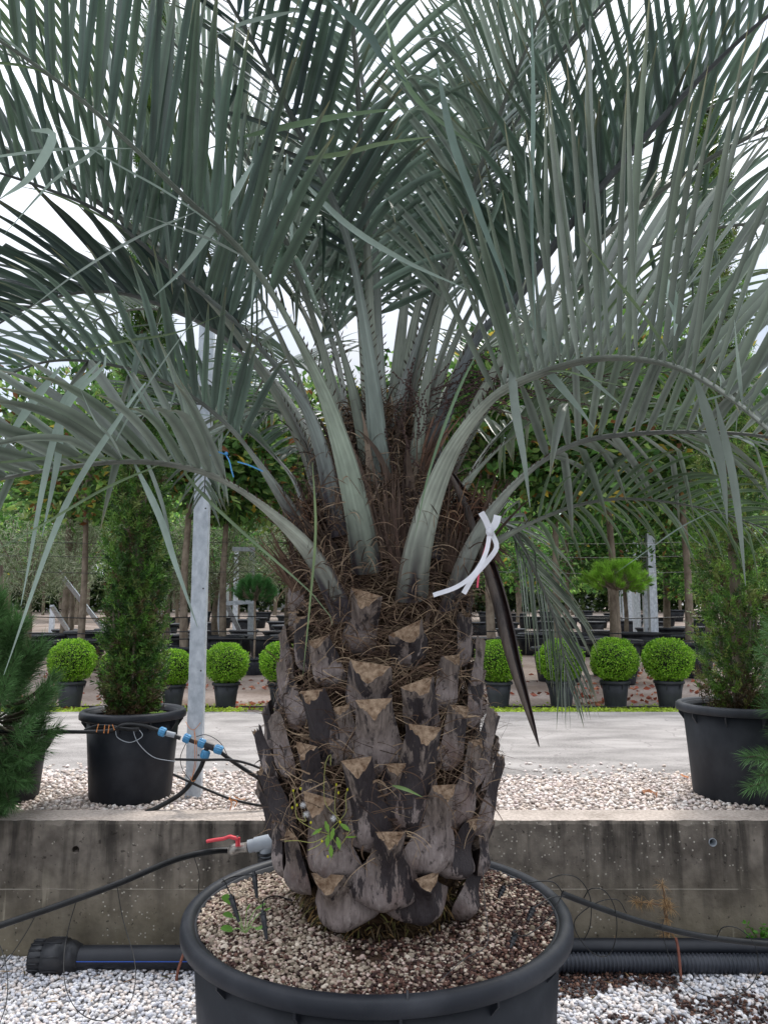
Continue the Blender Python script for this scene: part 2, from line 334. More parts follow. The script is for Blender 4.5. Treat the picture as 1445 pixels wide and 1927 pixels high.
def ground_mat(name, ca, cb, cc, sc=3, fine=90, stretch=(1, 1, 1), crack=False, bump=.4, patch=.45):
    m = bpy.data.materials.new(name); m.use_nodes = True; n, P = nodes(m); N = n.nodes.new; Lk = n.links.new
    t = N('ShaderNodeTexCoord'); mp_ = N('ShaderNodeMapping'); mp_.inputs['Scale'].default_value = stretch; Lk(t.outputs['Object'], mp_.inputs[0])
    a = N('ShaderNodeTexNoise'); a.inputs['Scale'].default_value = sc; a.inputs['Detail'].default_value = 8; Lk(mp_.outputs[0], a.inputs[0])
    b = N('ShaderNodeTexNoise'); b.inputs['Scale'].default_value = fine; b.inputs['Detail'].default_value = 4; Lk(t.outputs['Object'], b.inputs[0])
    def rr(v, x, y, p=0, q=1):
        k = N('ShaderNodeMapRange'); k.inputs[1].default_value = x; k.inputs[2].default_value = y; k.inputs[3].default_value = p; k.inputs[4].default_value = q; Lk(v, k.inputs[0]); return k.outputs[0]
    def mix(f, A, B):
        x = N('ShaderNodeMix'); x.data_type = 'RGBA'; Lk(f, x.inputs['Factor'])
        for k, v in (('A', A), ('B', B)):
            if isinstance(v, tuple): x.inputs[k].default_value = (*v, 1)
            else: Lk(v, x.inputs[k])
        return x.outputs['Result']
    c = mix(rr(a.outputs['Fac'], .35, .65), ca, cb); c = mix(rr(b.outputs['Fac'], .5, .68, 0, patch), c, cc)
    if crack:
        d = N('ShaderNodeTexVoronoi'); d.feature = 'DISTANCE_TO_EDGE'; d.inputs['Scale'].default_value = 3.0
        wv = N('ShaderNodeMix'); wv.data_type = 'RGBA'; wv.blend_type = 'LINEAR_LIGHT'; wv.inputs['Factor'].default_value = .12; Lk(t.outputs['Object'], wv.inputs['A']); Lk(a.outputs['Color'], wv.inputs['B']); Lk(wv.outputs['Result'], d.inputs[0])
        gate = N('ShaderNodeMath'); gate.operation = 'MULTIPLY'; Lk(rr(d.outputs['Distance'], .018, .004), gate.inputs[0]); Lk(rr(a.outputs['Fac'], .48, .56, 0, .55), gate.inputs[1])
        c = mix(gate.outputs[0], c, lin(100, 92, 92))
    Lk(c, P.inputs['Base Color']); P.inputs['Roughness'].default_value = .9; P.inputs['Specular IOR Level'].default_value = .2
    bp = N('ShaderNodeBump'); bp.inputs['Strength'].default_value = bump; bp.inputs['Distance'].default_value = .006; Lk(b.outputs['Fac'], bp.inputs['Height']); Lk(bp.outputs[0], P.inputs['Normal'])
    return m
M['conc'] = concrete()
M['road'] = ground_mat('pale_asphalt', lin(116, 112, 109), lin(158, 153, 149), lin(178, 172, 167), 1.9, 140, (1, 2.5, 1), True, patch=.6)
M['earth'] = ground_mat('nursery_earth', lin(112, 98, 88), lin(150, 138, 130), lin(78, 62, 54), 1.2, 26, bump=.6)
M['gsub'] = ground_mat('gravel_bed', lin(132, 124, 118), lin(160, 152, 146), lin(90, 84, 80), 8, 120)
M['wsub'] = ground_mat('white_gravel_bed', lin(120, 118, 118), lin(150, 150, 152), lin(70, 66, 64), 8, 120)  # greys of the bed stand in for shadow between the white pebbles

# ================================================================== THE SETTING
def sheet(name, pts, m, kind='structure'):
    mb = MB(); pts = np.array(pts, float); n = len(pts) // 2
    mb.add(pts, [[2 * i, 2 * i + 1, 2 * i + 3, 2 * i + 2] for i in range(n - 1)]); return tag(mb.obj(name, m, smooth=False), kind=kind)
sheet('ground', [(-60, -40, 0), (60, -40, 0), (-60, WALL_Y + .1, 0), (60, WALL_Y + .1, 0)], M['wsub'])
Ys = [WALL_Y + WALL_T, 6, 20, 53, 54, 900]; pts = []
for Y in Ys: pts += [(-Y * 2 - 40, Y, G(Y)), (Y * 2 + 40, Y, G(Y))]
sheet('terrace_ground', pts, M['earth'])
RY0, RY1 = 4.98, 7.55
pts = []
for Y in (RY0, 6.0, RY1): pts += [(-40, Y - (.2 if Y < 5 else 0), G(Y) + .006), (40, Y - (.2 if Y < 5 else 0), G(Y) + .006)]
sheet('road', pts, M['road'])
sheet('gravel_bed', [(-30, WALL_Y + WALL_T, ZU + .004), (30, WALL_Y + WALL_T, ZU + .004), (-30, RY0 - .21, ZU + .004), (30, RY0 - .21, ZU + .004)], M['gsub'])

# retaining wall with drilled weep holes
def wall():
    mb = MB(); xs = np.concatenate([[-22, -12, -6], np.arange(-3.2, 3.21, .035), [6, 12, 22]]); k = len(xs); j1 = np.abs(R.normal(0, .0022, k)) + np.where(R.random(k) < .06, R.uniform(.004, .012, k), 0)
    prof = lambda i: [(xs[i], WALL_Y, -.04), (xs[i], WALL_Y + .001, ZW - .012 - j1[i]), (xs[i], WALL_Y + .008 + j1[i], ZW + R.normal() * .0008), (xs[i], WALL_Y + WALL_T, ZW), (xs[i], WALL_Y + WALL_T, -.04)]
    V = np.array([prof(i) for i in range(k)]).reshape(-1, 3); F = [[i * 5 + j, i * 5 + (j + 1) % 5, i * 5 + 5 + (j + 1) % 5, i * 5 + 5 + j] for i in range(k - 1) for j in range(5)]; mb.add(V, F)
    for e in (0, k - 1): mb.add(V[e * 5:e * 5 + 5], [[0, 1, 2, 3]]); mb.add(V[e * 5:e * 5 + 5], [[0, 3, 4]])
    o = mb.obj('retaining_wall', M['conc'], smooth=False)
    bmw = bmesh.new(); bmw.from_mesh(o.data); bmesh.ops.remove_doubles(bmw, verts=bmw.verts, dist=1e-5); bmesh.ops.recalc_face_normals(bmw, faces=bmw.faces); bmw.to_mesh(o.data); bmw.free()
    tag(o, 'low stained concrete retaining wall with weep holes behind the potted palm', 'wall')
    cut = MB()
    for (x, y) in ((143, 1599), (1340, 1585)):
        p = at(x, y, WALL_Y); P = np.array([[p[0], WALL_Y - .05, p[2]], [p[0], WALL_Y + .15, p[2]]]); tube(cut, P, .0165 if x < 500 else .019, 24)
    c = cut.obj('cutter', M['conc'])
    bm_ = o.modifiers.new('b', 'BOOLEAN'); bm_.object = c; bm_.solver = 'EXACT'
    dg = bpy.context.evaluated_depsgraph_get(); me = bpy.data.meshes.new_from_object(o.evaluated_get(dg)); o.modifiers.clear(); o.data = me
    bpy.data.objects.remove(c)
    for p_ in me.polygons: p_.use_smooth = False
    p = at(1340, 1585, WALL_Y); r = MB(); a = np.linspace(0, 2 * pi, 32, endpoint=False)
    pr = [(.0188, 0), (.0188, .1), (.0162, .1), (.0162, -.004), (.0188, -.004), (.0188, 0)]
    V = np.array([[p[0] + q * cos(t), WALL_Y + z, p[2] + q * sin(t)] for q, z in pr for t in a])
    F = [[i * 32 + j, i * 32 + (j + 1) % 32, (i + 1) * 32 + (j + 1) % 32, (i + 1) * 32 + j] for i in range(5) for j in range(32)]
    r.add(V, F); r.obj('weep_pipe', M['pvc'], o)
wall()

# white gravel of the lower yard, spilled brown lava among it
def noise2(x, y, s, seed=0):
    v = 0
    for k in range(4):
        f = s * 1.9 ** k; v = v + np.sin(x * f + 1.7 * seed + k * 2.1 + 1.3 * np.sin(y * f * .8 + k)) * np.sin(y * f * 1.1 + seed * 2.3 + k + .9 * np.sin(x * f * .7)) / 1.5 ** k
    return v
def grid_pts(x0, x1, y0, y1, sp, jit=.45):
    X, Y = np.meshgrid(np.arange(x0, x1, sp), np.arange(y0, y1, sp)); X = X.ravel() + R.uniform(-jit, jit, X.size) * sp; Y = Y.ravel() + R.uniform(-jit, jit, Y.size) * sp; return X, Y
POTC = np.array([-.022, 2.62]); POTR = .615; RIMZ = .650
def gravel_white():
    X, Y = grid_pts(-2.4, 2.4, 1.55, WALL_Y - .01, .0165)
    k = (np.hypot(X - POTC[0], Y - POTC[1]) > .50); X, Y = X[k], Y[k]
    n = len(X); Z = R.uniform(.001, .016, n) + .012 * noise2(X, Y, 5) * .4
    pal = np.array([lin(*c) for c in ((232, 230, 232), (214, 214, 220), (240, 238, 238), (196, 198, 206), (224, 214, 208), (206, 204, 204), (236, 226, 220))])
    C = pal[R.integers(0, 7, n)] * R.uniform(.82, 1.05, (n, 1))
    # lava spill, right of the pot
    d = noise2(X, Y, 7, 3); sp = ((X > .3) & ((Y > 3.43 + .05 * d) & (X < 1.25) | ((np.hypot((X - 1.5) / .36, (Y - 3.24) / .15) < .9 + .5 * d) & (R.random(n) < .75)) | ((np.hypot((X - .95) / .18, (Y - 3.12) / .12) < .7 + .4 * d) & (R.random(n) < .5)) | ((d > .9) & (R.random(n) < .3))))
    sp &= R.random(n) < .86
    mb = MB(); stones(mb, np.stack([X, Y, Z], 1)[~sp], R.uniform(.0085, .0145, (~sp).sum()), C[~sp])
    tag(mb.obj('white_gravel', M['stone']), 'loose white marble pebbles covering the lower yard around the pot', 'gravel', kind='stuff')
    m2 = MB(); q = sp; k = q.sum(); X2 = np.repeat(X[q], 2) + R.normal(0, .006, 2 * k); Y2 = np.repeat(Y[q], 2) + R.normal(0, .006, 2 * k)
    pal = np.array([lin(*c) for c in ((70, 48, 42), (92, 64, 54), (50, 36, 34), (120, 90, 76), (60, 44, 40))])
    stones(m2, np.stack([X2, Y2, np.repeat(Z[q], 2) + R.uniform(0, .01, 2 * k)], 1), R.uniform(.005, .010, 2 * k), pal[R.integers(0, 5, 2 * k)])
    tag(m2.obj('lava_gravel', M['stone']), 'dark brown lava granules spilled over the white pebbles right of the pot', 'gravel', kind='stuff')
gravel_white()
def gravel_upper():
    X, Y = grid_pts(-3.6, 3.6, WALL_Y + WALL_T + .005, RY0 + .25, .0235)
    k = (Y < RY0 - .06 + .12 * noise2(X, Y, 3) + .06 * R.normal(size=len(X))) | (R.random(len(X)) < .06); X, Y = X[k], Y[k]; n = len(X)
    pal = np.array([lin(*c) for c in ((232, 222, 214), (214, 198, 188), (240, 232, 226), (198, 184, 174), (222, 206, 192), (180, 168, 160), (226, 210, 204))])
    mb = MB(); stones(mb, np.stack([X, Y, ZU + .004 + R.uniform(0, .012, n)], 1), R.uniform(.009, .0165, n), pal[R.integers(0, 7, n)] * R.uniform(.9, 1.1, (n, 1)))
    tag(mb.obj('beige_gravel', M['stone']), 'pinkish beige gravel strip between the retaining wall and the road', 'gravel', kind='stuff')
gravel_upper()

# ================================================================== POTS
def pot(name, label, R_, H, c, m, ribs=8, group=None, rim=.06, soil=True, taper=.88, n=72, band=.045, cat='plant pot', depth=.05, parts=True):
    """nursery pot standing at c: body, rolled rim, gussets under the rim"""
    t = thing(name, label, cat, tuple(c), group); ri = R_ - rim * .85; rb = ri * taper
    mb = MB(); lathe(mb, [(0, .006), (rb * .97, .006), (rb, .02), (rb * .5 + ri * .5, H * .5), (ri + .002, H - band * .3), (ri - .012, H - band * .3), (ri - .014, H - depth), (ri * .9, H - depth - .02)], n)
    mb.obj('body', m, t)
    rm = MB(); lathe(rm, [(ri - .006, H - band * .9), (ri + rim * .25, H - band * 1.0), (R_ - rim * .16, H - band), (R_ - .001, H - band * .92), (R_, H - band * .55), (R_ - rim * .06, H - band * .2), (R_ - rim * .24, H - .003), (R_ - rim * .5, H + .001), (R_ - rim * .78, H - .004), (ri - .004, H - band * .3), (ri - .016, H - band * .9), (ri - .006, H - band * .9)], n); rm.obj('rim', m, t)
    if parts:
        for k in range(ribs):
            a = 2 * pi * k / ribs + .33; g = MB(); d = np.array([cos(a), sin(a), 0]); s_ = np.array([-sin(a), cos(a), 0]); z1 = H - band
            th = .004; q0 = d * (ri - .004); q1 = d * (R_ - rim * .35); lo = d * (ri * .985)
            V = np.array([q0 + [0, 0, z1], q1 + [0, 0, z1], q1 + [0, 0, z1 - .018], lo + [0, 0, z1 - .055]]); V = np.vstack([V - s_ * th, V + s_ * th])
            g.add(V, [[0, 1, 2, 3], [7, 6, 5, 4], [0, 4, 5, 1], [1, 5, 6, 2], [2, 6, 7, 3], [3, 7, 4, 0]]); g.obj('gusset', m, t, smooth=False)
    if soil:
        s = MB(); n2 = 40; lathe(s, [(.0, H - depth * .55), (ri * .5, H - depth * .7), (ri - .012, H - depth * 1.05)], n2); s.obj('soil', M['soil'], t)
    return t
big = pot('plant_pot', 'huge round black pot with a broad rolled rim holding the palm', POTR, RIMZ, (POTC[0], POTC[1], 0), M['pot'], ribs=14, rim=.047, soil=False, taper=.93, n=128, band=.05, depth=.06)
# shallow vertical seams on the big pot
for k in range(14):
    a = 2 * pi * (k + .5) / 14 + .1; sm = MB(); rr0 = POTR - .046
    P = np.array([[cos(a) * (rr0 * f), sin(a) * (rr0 * f), z] for z, f in ((.02, .932), (.31, .966), (.63, 1.0))]); tube(sm, P, .0035, 6); sm.obj('seam', M['pot'], big)
# soil and pumice in the big pot
SZ = RIMZ - .028
def soilz(r, a=0): return SZ + .028 * np.clip(1 - r / .5, 0, 1) + .012 * np.sin(a * 2 + 1) * np.clip(r / .5, 0, 1)
def substrate():
    mb = MB(); rr = np.linspace(0, .566, 16); n = 64; a = np.linspace(0, 2 * pi, n, endpoint=False)
    V = np.array([[r * cos(t), r * sin(t), soilz(r, t) - .006] for r in rr for t in a]); F = [[i * n + j, i * n + (j + 1) % n, (i + 1) * n + (j + 1) % n, (i + 1) * n + j] for i in range(15) for j in range(n)]
    mb.add(V + [POTC[0], POTC[1], 0], F); tag(mb.obj('potting_soil', M['soil']), 'dark potting soil under the pebbles in the big palm pot', 'soil', kind='stuff')
    N = 26000; r = .564 * np.sqrt(R.random(N)); t = R.uniform(0, 2 * pi, N); k = r > .24; r, t = r[k], t[k]; n = len(r); X = r * np.cos(t); Y = r * np.sin(t)
    beige = np.array([lin(*c) for c in ((180, 164, 146), (156, 142, 124), (208, 194, 176), (138, 124, 108), (172, 150, 134), (190, 168, 156), (118, 106, 88))])
    brown = np.array([lin(*c) for c in ((74, 50, 44), (92, 64, 54), (54, 38, 35), (112, 82, 70), (64, 45, 40))])
    pb = 1 / (1 + np.exp(-(X * 3 + noise2(X, Y, 9) * .9 - .3 + (Y < -.3) * .4))); isb = R.random(n) < np.clip(pb + .1, .24, .82)
    C = np.where(isb[:, None], brown[R.integers(0, 5, n)], beige[R.integers(0, 7, n)]) * R.uniform(.8, 1.08, (n, 1))
    sz = np.where(isb, R.uniform(.0030, .0068, n), R.uniform(.0028, .0080, n) * np.where(R.random(n) < .05, 1.5, 1)); keep = ~((noise2(X, Y, 11, 5) > 1.0) & (R.random(n) < .75)); keep &= r + sz < .566
    st = MB(); stones(st, np.stack([X + POTC[0], Y + POTC[1], soilz(r, t) + R.uniform(-.003, .006, n)], 1)[keep], sz[keep], C[keep], sub=1)
    tag(st.obj('pumice', M['stone']), 'beige pumice and brown lava granules spread over the soil in the big pot', 'gravel', kind='stuff')
substrate()

# ================================================================== THE PALM
YC = 2.62
SIL = np.array([(850, 70), (900, 110), (950, 140), (1000, 152), (1050, 160), (1150, 172), (1200, 174), (1300, 196), (1400, 216), (1450, 222), (1500, 212), (1600, 200), (1700, 182), (1745, 150), (1800, 130)], float)
AX = 716.0
def half(y): return np.interp(y, SIL[:, 0], SIL[:, 1])
def on_trunk(x, y, f=1.0, off=0.0):
    h = half(y); Rw = h * YC / FPX; ph = math.asin(max(-.98, min(.98, (x - AX) / h))); Y = YC - (Rw * f + off) * cos(ph)
    return at(x, y, Y), np.array([sin(ph), -cos(ph), 0.])
def trunk_r(z):  # world radius at height z
    zs = [at(AX, y, YC)[2] for y in SIL[:, 0]]; rs = SIL[:, 1] * YC / FPX
    return np.interp(-z, -np.array(zs), rs)
AXX = at(AX, 1400, YC)[0]
palm = thing('palm', 'big blue green feather palm with a stubby trunk of sawn leaf bases', 'palm', (AXX, YC, SZ))
PO = np.array([AXX, YC, SZ])
def put(mb, name, m, parent=None, smooth=True):
    """geometry given in world space becomes a child of parent (default the palm)"""
    parent = parent or palm; off = Vector((0, 0, 0)); q = parent
    while q is not None: off += q.location; q = q.parent
    o = mb.obj(name, m, parent, smooth); o.data.transform(Matrix.Translation(-off)); return o
# core
mb = MB(); zs = np.linspace(SZ - .06, at(AX, 880, YC)[2], 60); n = 64; a = np.linspace(0, 2 * pi, n, endpoint=False)
V = []
for z in zs:
    r = trunk_r(z) * np.interp(z, [SZ + .1, SZ + .3], [.70, .70])
    V += [[AXX + r * cos(t) * (1 + .03 * sin(7 * t + z * 30) + .03 * sin(13 * t + z * 55)), YC + r * sin(t) * (1 + .03 * sin(5 * t - z * 40)), z] for t in a]
mb.add(V, [[i * n + j, i * n + (j + 1) % n, (i + 1) * n + (j + 1) % n, (i + 1) * n + j] for i in range(59) for j in range(n)])
M['core'] = mat('trunk_core', lin(36, 26, 20), lin(74, 58, 42), 18, .95, bump=1.0, bscale=45, stretch=(1, 1, 3), spec=.1)
put(mb, 'trunk', M['core'])

def stub_mat():
    m = bpy.data.materials.new('leaf_base'); m.use_nodes = True; n, P = nodes(m); N = n.nodes.new; Lk = n.links.new
    a = N('ShaderNodeAttribute'); a.attribute_name = 'col'; t = N('ShaderNodeTexCoord')   # col.r = height along base, col.g = random
    sp = N('ShaderNodeSeparateColor'); Lk(a.outputs['Color'], sp.inputs[0])
    def noise(sc, st=(1, 1, 1), det=7, ro=.62):
        mp_ = N('ShaderNodeMapping'); mp_.inputs['Scale'].default_value = st; Lk(t.outputs['Object'], mp_.inputs[0]); z = N('ShaderNodeTexNoise'); z.inputs['Scale'].default_value = sc; z.inputs['Detail'].default_value = det; z.inputs['Roughness'].default_value = ro; Lk(mp_.outputs[0], z.inputs[0]); return z.outputs['Fac']
    def rr(v, x, y, p=0, q=1):
        k = N('ShaderNodeMapRange'); k.inputs[1].default_value = x; k.inputs[2].default_value = y; k.inputs[3].default_value = p; k.inputs[4].default_value = q; Lk(v, k.inputs[0]); return k.outputs[0]
    def mix(f, A, B):
        x = N('ShaderNodeMix'); x.data_type = 'RGBA'; Lk(f, x.inputs['Factor'])
        for k, v in (('A', A), ('B', B)):
            if isinstance(v, tuple): x.inputs[k].default_value = (*v, 1)
            else: Lk(v, x.inputs[k])
        return x.outputs['Result']
    def mth(op, A, B):
        x = N('ShaderNodeMath'); x.operation = op
        for k, v in ((0, A), (1, B)):
            if isinstance(v, (int, float)): x.inputs[k].default_value = v
            else: Lk(v, x.inputs[k])
        return x.outputs[0]
    H = sp.outputs[0]; rnd = sp.outputs[1]
    low = mix(rr(noise(14), .35, .65), lin(104, 93, 90), lin(146, 134, 129)); low = mix(rr(noise(60, (1, 1, .5)), .55, .72, 0, .5), low, lin(182, 173, 167))
    low = mix(rr(noise(7, (1, 1, .6)), .52, .66, 0, .6), low, lin(98, 72, 62))
    top = mix(rr(noise(26, (3, 3, .35)), .35, .65), lin(74, 64, 58), lin(130, 117, 108))
    c = mix(rr(mth('ADD', H, mth('MULTIPLY', mth('SUBTRACT', noise(9), .5), .5)), .35, .7), low, top)
    # black smooth skin patches left on the upper half, amount per base
    c = mix(rr(noise(120, (1, 1, .15), 3), .5, .72, 0, .5), c, lin(70, 60, 56))
    k = mth('ADD', noise(10, (1.7, 1.7, .42), 8, .68), mth('MULTIPLY', mth('SUBTRACT', rnd, .5), .22)); band = mth('SUBTRACT', 1.0, mth('ABSOLUTE', mth('MULTIPLY', mth('SUBTRACT', H, .66), 1.9), 0))
    k = mth('ADD', k, mth('MULTIPLY', band, .13)); c = mix(rr(k, .60, .625, 0, .92), c, lin(32, 26, 30))
    c = mix(rr(noise(40, (1, 1, .55), 6, .7), .57, .64, 0, .8), c, lin(42, 34, 32))
    Lk(c, P.inputs['Base Color']); P.inputs['Roughness'].default_value = .62; P.inputs['Specular IOR Level'].default_value = .35
    bp = N('ShaderNodeBump'); bp.inputs['Strength'].default_value = .8; bp.inputs['Distance'].default_value = .01; Lk(mth('ADD', noise(70, (1, 1, .3)), noise(18, (2.5, 2.5, .4))), bp.inputs['Height']); Lk(bp.outputs[0], P.inputs['Normal'])
    return m
M['stub'] = stub_mat()
def stub(B, T, out, wb, wt, bulb=.5, tilt=.55, rag=.0, thick=.42, fat=.5):
    """one sawn leaf base: B bottom, T top, out = direction away from the trunk"""
    mb = MB(); ax = nrm(T - B); out = nrm(out - np.dot(out, ax) * ax); sd_ = np.cross(ax, out); L = np.linalg.norm(T - B)
    nr, ns = 16, 21; u = np.linspace(-1, 1, ns); V = []; C = []; rnd = R.random(); ph = R.uniform(0, 6, 4)
    ts = np.concatenate([[-.10, -.06, 0], np.linspace(.05, 1, nr - 3)])
    for t in ts:
        q = min(max((t - .10) / .55, 0), 1); q = q * q * (3 - 2 * q); q = q * fat + (1 - fat) * min(max(t, 0) / .95, 1); wid = wb + (wt - wb) * q
        bot = math.sqrt(max(0.0, 1 - ((.16 - t) / .27) ** 2)) if t < .16 else 1.0; bot = max(bot, .12)
        w_ = wid * .5 * bot; d = (wid * thick * (.55 + .45 * q)) * (bot ** .7) + bulb * wb * .22 * math.exp(-((t - .22) / .2) ** 2) * bot
        cen = B + ax * (L * t)
        kp = 2.1 - .9 * q   # round at the bottom, keeled at the top
        for x in u:
            y = d * (1 - abs(x) ** kp) - .012 * (1 - bot)
            jx = 1 + .035 * sin(5 * t + ph[0] + 3 * x) + .02 * sin(13 * t + ph[1])
            p = cen + sd_ * (x * w_ * jx) + out * (y + .0025 * sin(9 * x + ph[2] + 8 * t) - .006)
            if t > .82: p = p - ax * ((tilt * max(0, y) + .006 * sin(7 * x + ph[3]) * sin(3 * x + ph[0])) * ((t - .82) / .18))
            if t == 1 and rag: p = p + ax * rag * R.normal() * .5
            V.append(p); C.append((max(t, 0), rnd, 0))
    F = []
    for i in range(len(ts) - 1):
        for j in range(ns - 1): F.append([i * ns + j, i * ns + j + 1, (i + 1) * ns + j + 1, (i + 1) * ns + j])
    mb.add(V, F, C, 0)
    # back skin
    Vb = []; 
    for i, t in enumerate(ts):
        e0 = np.array(V[i * ns]); e1 = np.array(V[i * ns + ns - 1]); m_ = (e0 + e1) / 2 - out * (.004 if t > .5 else .03) + out * .3 * (.012 if t > .9 else 0)
        Vb += [e0, m_, e1]
    Fb = [[i * 3 + j, (i + 1) * 3 + j, (i + 1) * 3 + j + 1, i * 3 + j + 1] for i in range(len(ts) - 1) for j in range(2)]
    mb.add(Vb, Fb, [(.8, rnd, 0)] * len(Vb), 0)
    # sawn face
    ring = np.array(V[-ns:]); mid = np.array(Vb[-2]); cc = np.vstack([ring, mid[None]])
    inner = (ring * .78 + ring.mean(0) * .12 + mid * .10) - ax * .004 + R.normal(size=ring.shape) * .0012
    cm = inner.mean(0) * .6 + mid * .4 - ax * .003
    VV = np.vstack([ring, inner, cm[None], mid[None]]); k = ns
    mb.add(VV, [[j, j + 1, k + j + 1, k + j] for j in range(ns - 1)], (.5, .5, .5), 1)
    mb.add(VV, [[k + j, k + j + 1, 2 * k] for j in range(ns - 1)] + [[0, k, 2 * k + 1], [k, 2 * k, 2 * k + 1], [2 * k, 2 * k - 1, 2 * k + 1], [2 * k - 1, k - 1, 2 * k + 1]], (.5, .5, .5), 1)
    put(mb, 'leaf_base', [M['stub'], M['cut']])
# (top x, top y, top width, base x, base y, base width) read off the photograph
ST = [(689, 1117, 50, 672, 1225, 66), (764, 1180, 60, 776, 1250, 76), (597, 1200, 46, 622, 1285, 84), (696, 1252, 64, 692, 1345, 84), (786, 1281, 54, 800, 1385, 74), (850, 1233, 44, 838, 1330, 66),
      (588, 1302, 48, 622, 1430, 84), (703, 1321, 54, 716, 1450, 98), (866, 1328, 46, 846, 1440, 66), (930, 1333, 38, 893, 1470, 64), (897, 1266, 40, 890, 1360, 56), (537, 1270, 36, 560, 1360, 64),
      (515, 1342, 36, 540, 1450, 66), (484, 1370, 30, 512, 1460, 54), (574, 1402, 42, 606, 1520, 92), (671, 1434, 44, 700, 1585, 118), (801, 1368, 54, 762, 1560, 118), (897, 1394, 34, 862, 1545, 84),
      (943, 1420, 30, 906, 1560, 54), (495, 1437, 46, 548, 1570, 66), (838, 1477, 46, 800, 1630, 128), (597, 1500, 56, 632, 1640, 120), (734, 1572, 42, 720, 1705, 158), (890, 1545, 34, 846, 1655, 118),
      (547, 1568, 38, 566, 1690, 84), (614, 1648, 56, 655, 1752, 138), (902, 1618, 32, 868, 1722, 84), (806, 1650, 44, 785, 1735, 130), (520, 1535, 26, 526, 1640, 44), (909, 1556, 26, 909, 1640, 44),
      (872, 1150, 38, 874, 1245, 60), (565, 1160, 36, 572, 1255, 60), (528, 1240, 28, 538, 1320, 46), (905, 1200, 26, 896, 1290, 44), (640, 1330, 30, 655, 1420, 60), (745, 1440, 34, 738, 1500, 70)]
for i, (tx, ty, tw, bx, by, bw) in enumerate(ST):
    Bp, o1 = on_trunk(bx, by - (12 + 22 * (by - 1640) / 110 if by > 1640 else 0), .76); Tp, o2 = on_trunk(tx, ty, 1.0, .03 if i < 34 else -.03)
    if abs(tx - AX) > .93 * half(ty): Tp = at(tx, ty, YC - .10); o2 = nrm([math.copysign(.9, tx - AX), -.45, 0])
    if abs(bx - AX) > .88 * half(by): Bp = at(bx, by, YC - .13)
    s_ = YC * .93 / FPX
    stub(Bp, Tp, nrm(o1 + o2), bw * s_ * (1.0 if by < 1600 else .98), tw * s_ * 1.16, bulb=.2 + .42 * min(1, max(0, (by - 1480) / 150)), tilt=.72 + R.uniform(-.15, .2), rag=.014 if tx < 500 or tx > 935 else .006, fat=.15 if by < 1500 else .75)
k = 0
for row in range(9):      # the ones round the back
    z = SZ + .10 + row * .125
    for j in range(7):
        ph = radians(12 + j * 26 + (row % 2) * 13); r = trunk_r(z); d = np.array([cos(ph), sin(ph), 0])
        Bp = np.array([AXX, YC, z]) + d * r * .8; r2 = trunk_r(z + .17); Tp = np.array([AXX, YC, z + .19]) + d * (r2 * 1.02)
        if k < 60: stub(Bp, Tp, d, .17 + R.uniform(-.02, .02), .085, bulb=.5, tilt=.8)
        k += 1

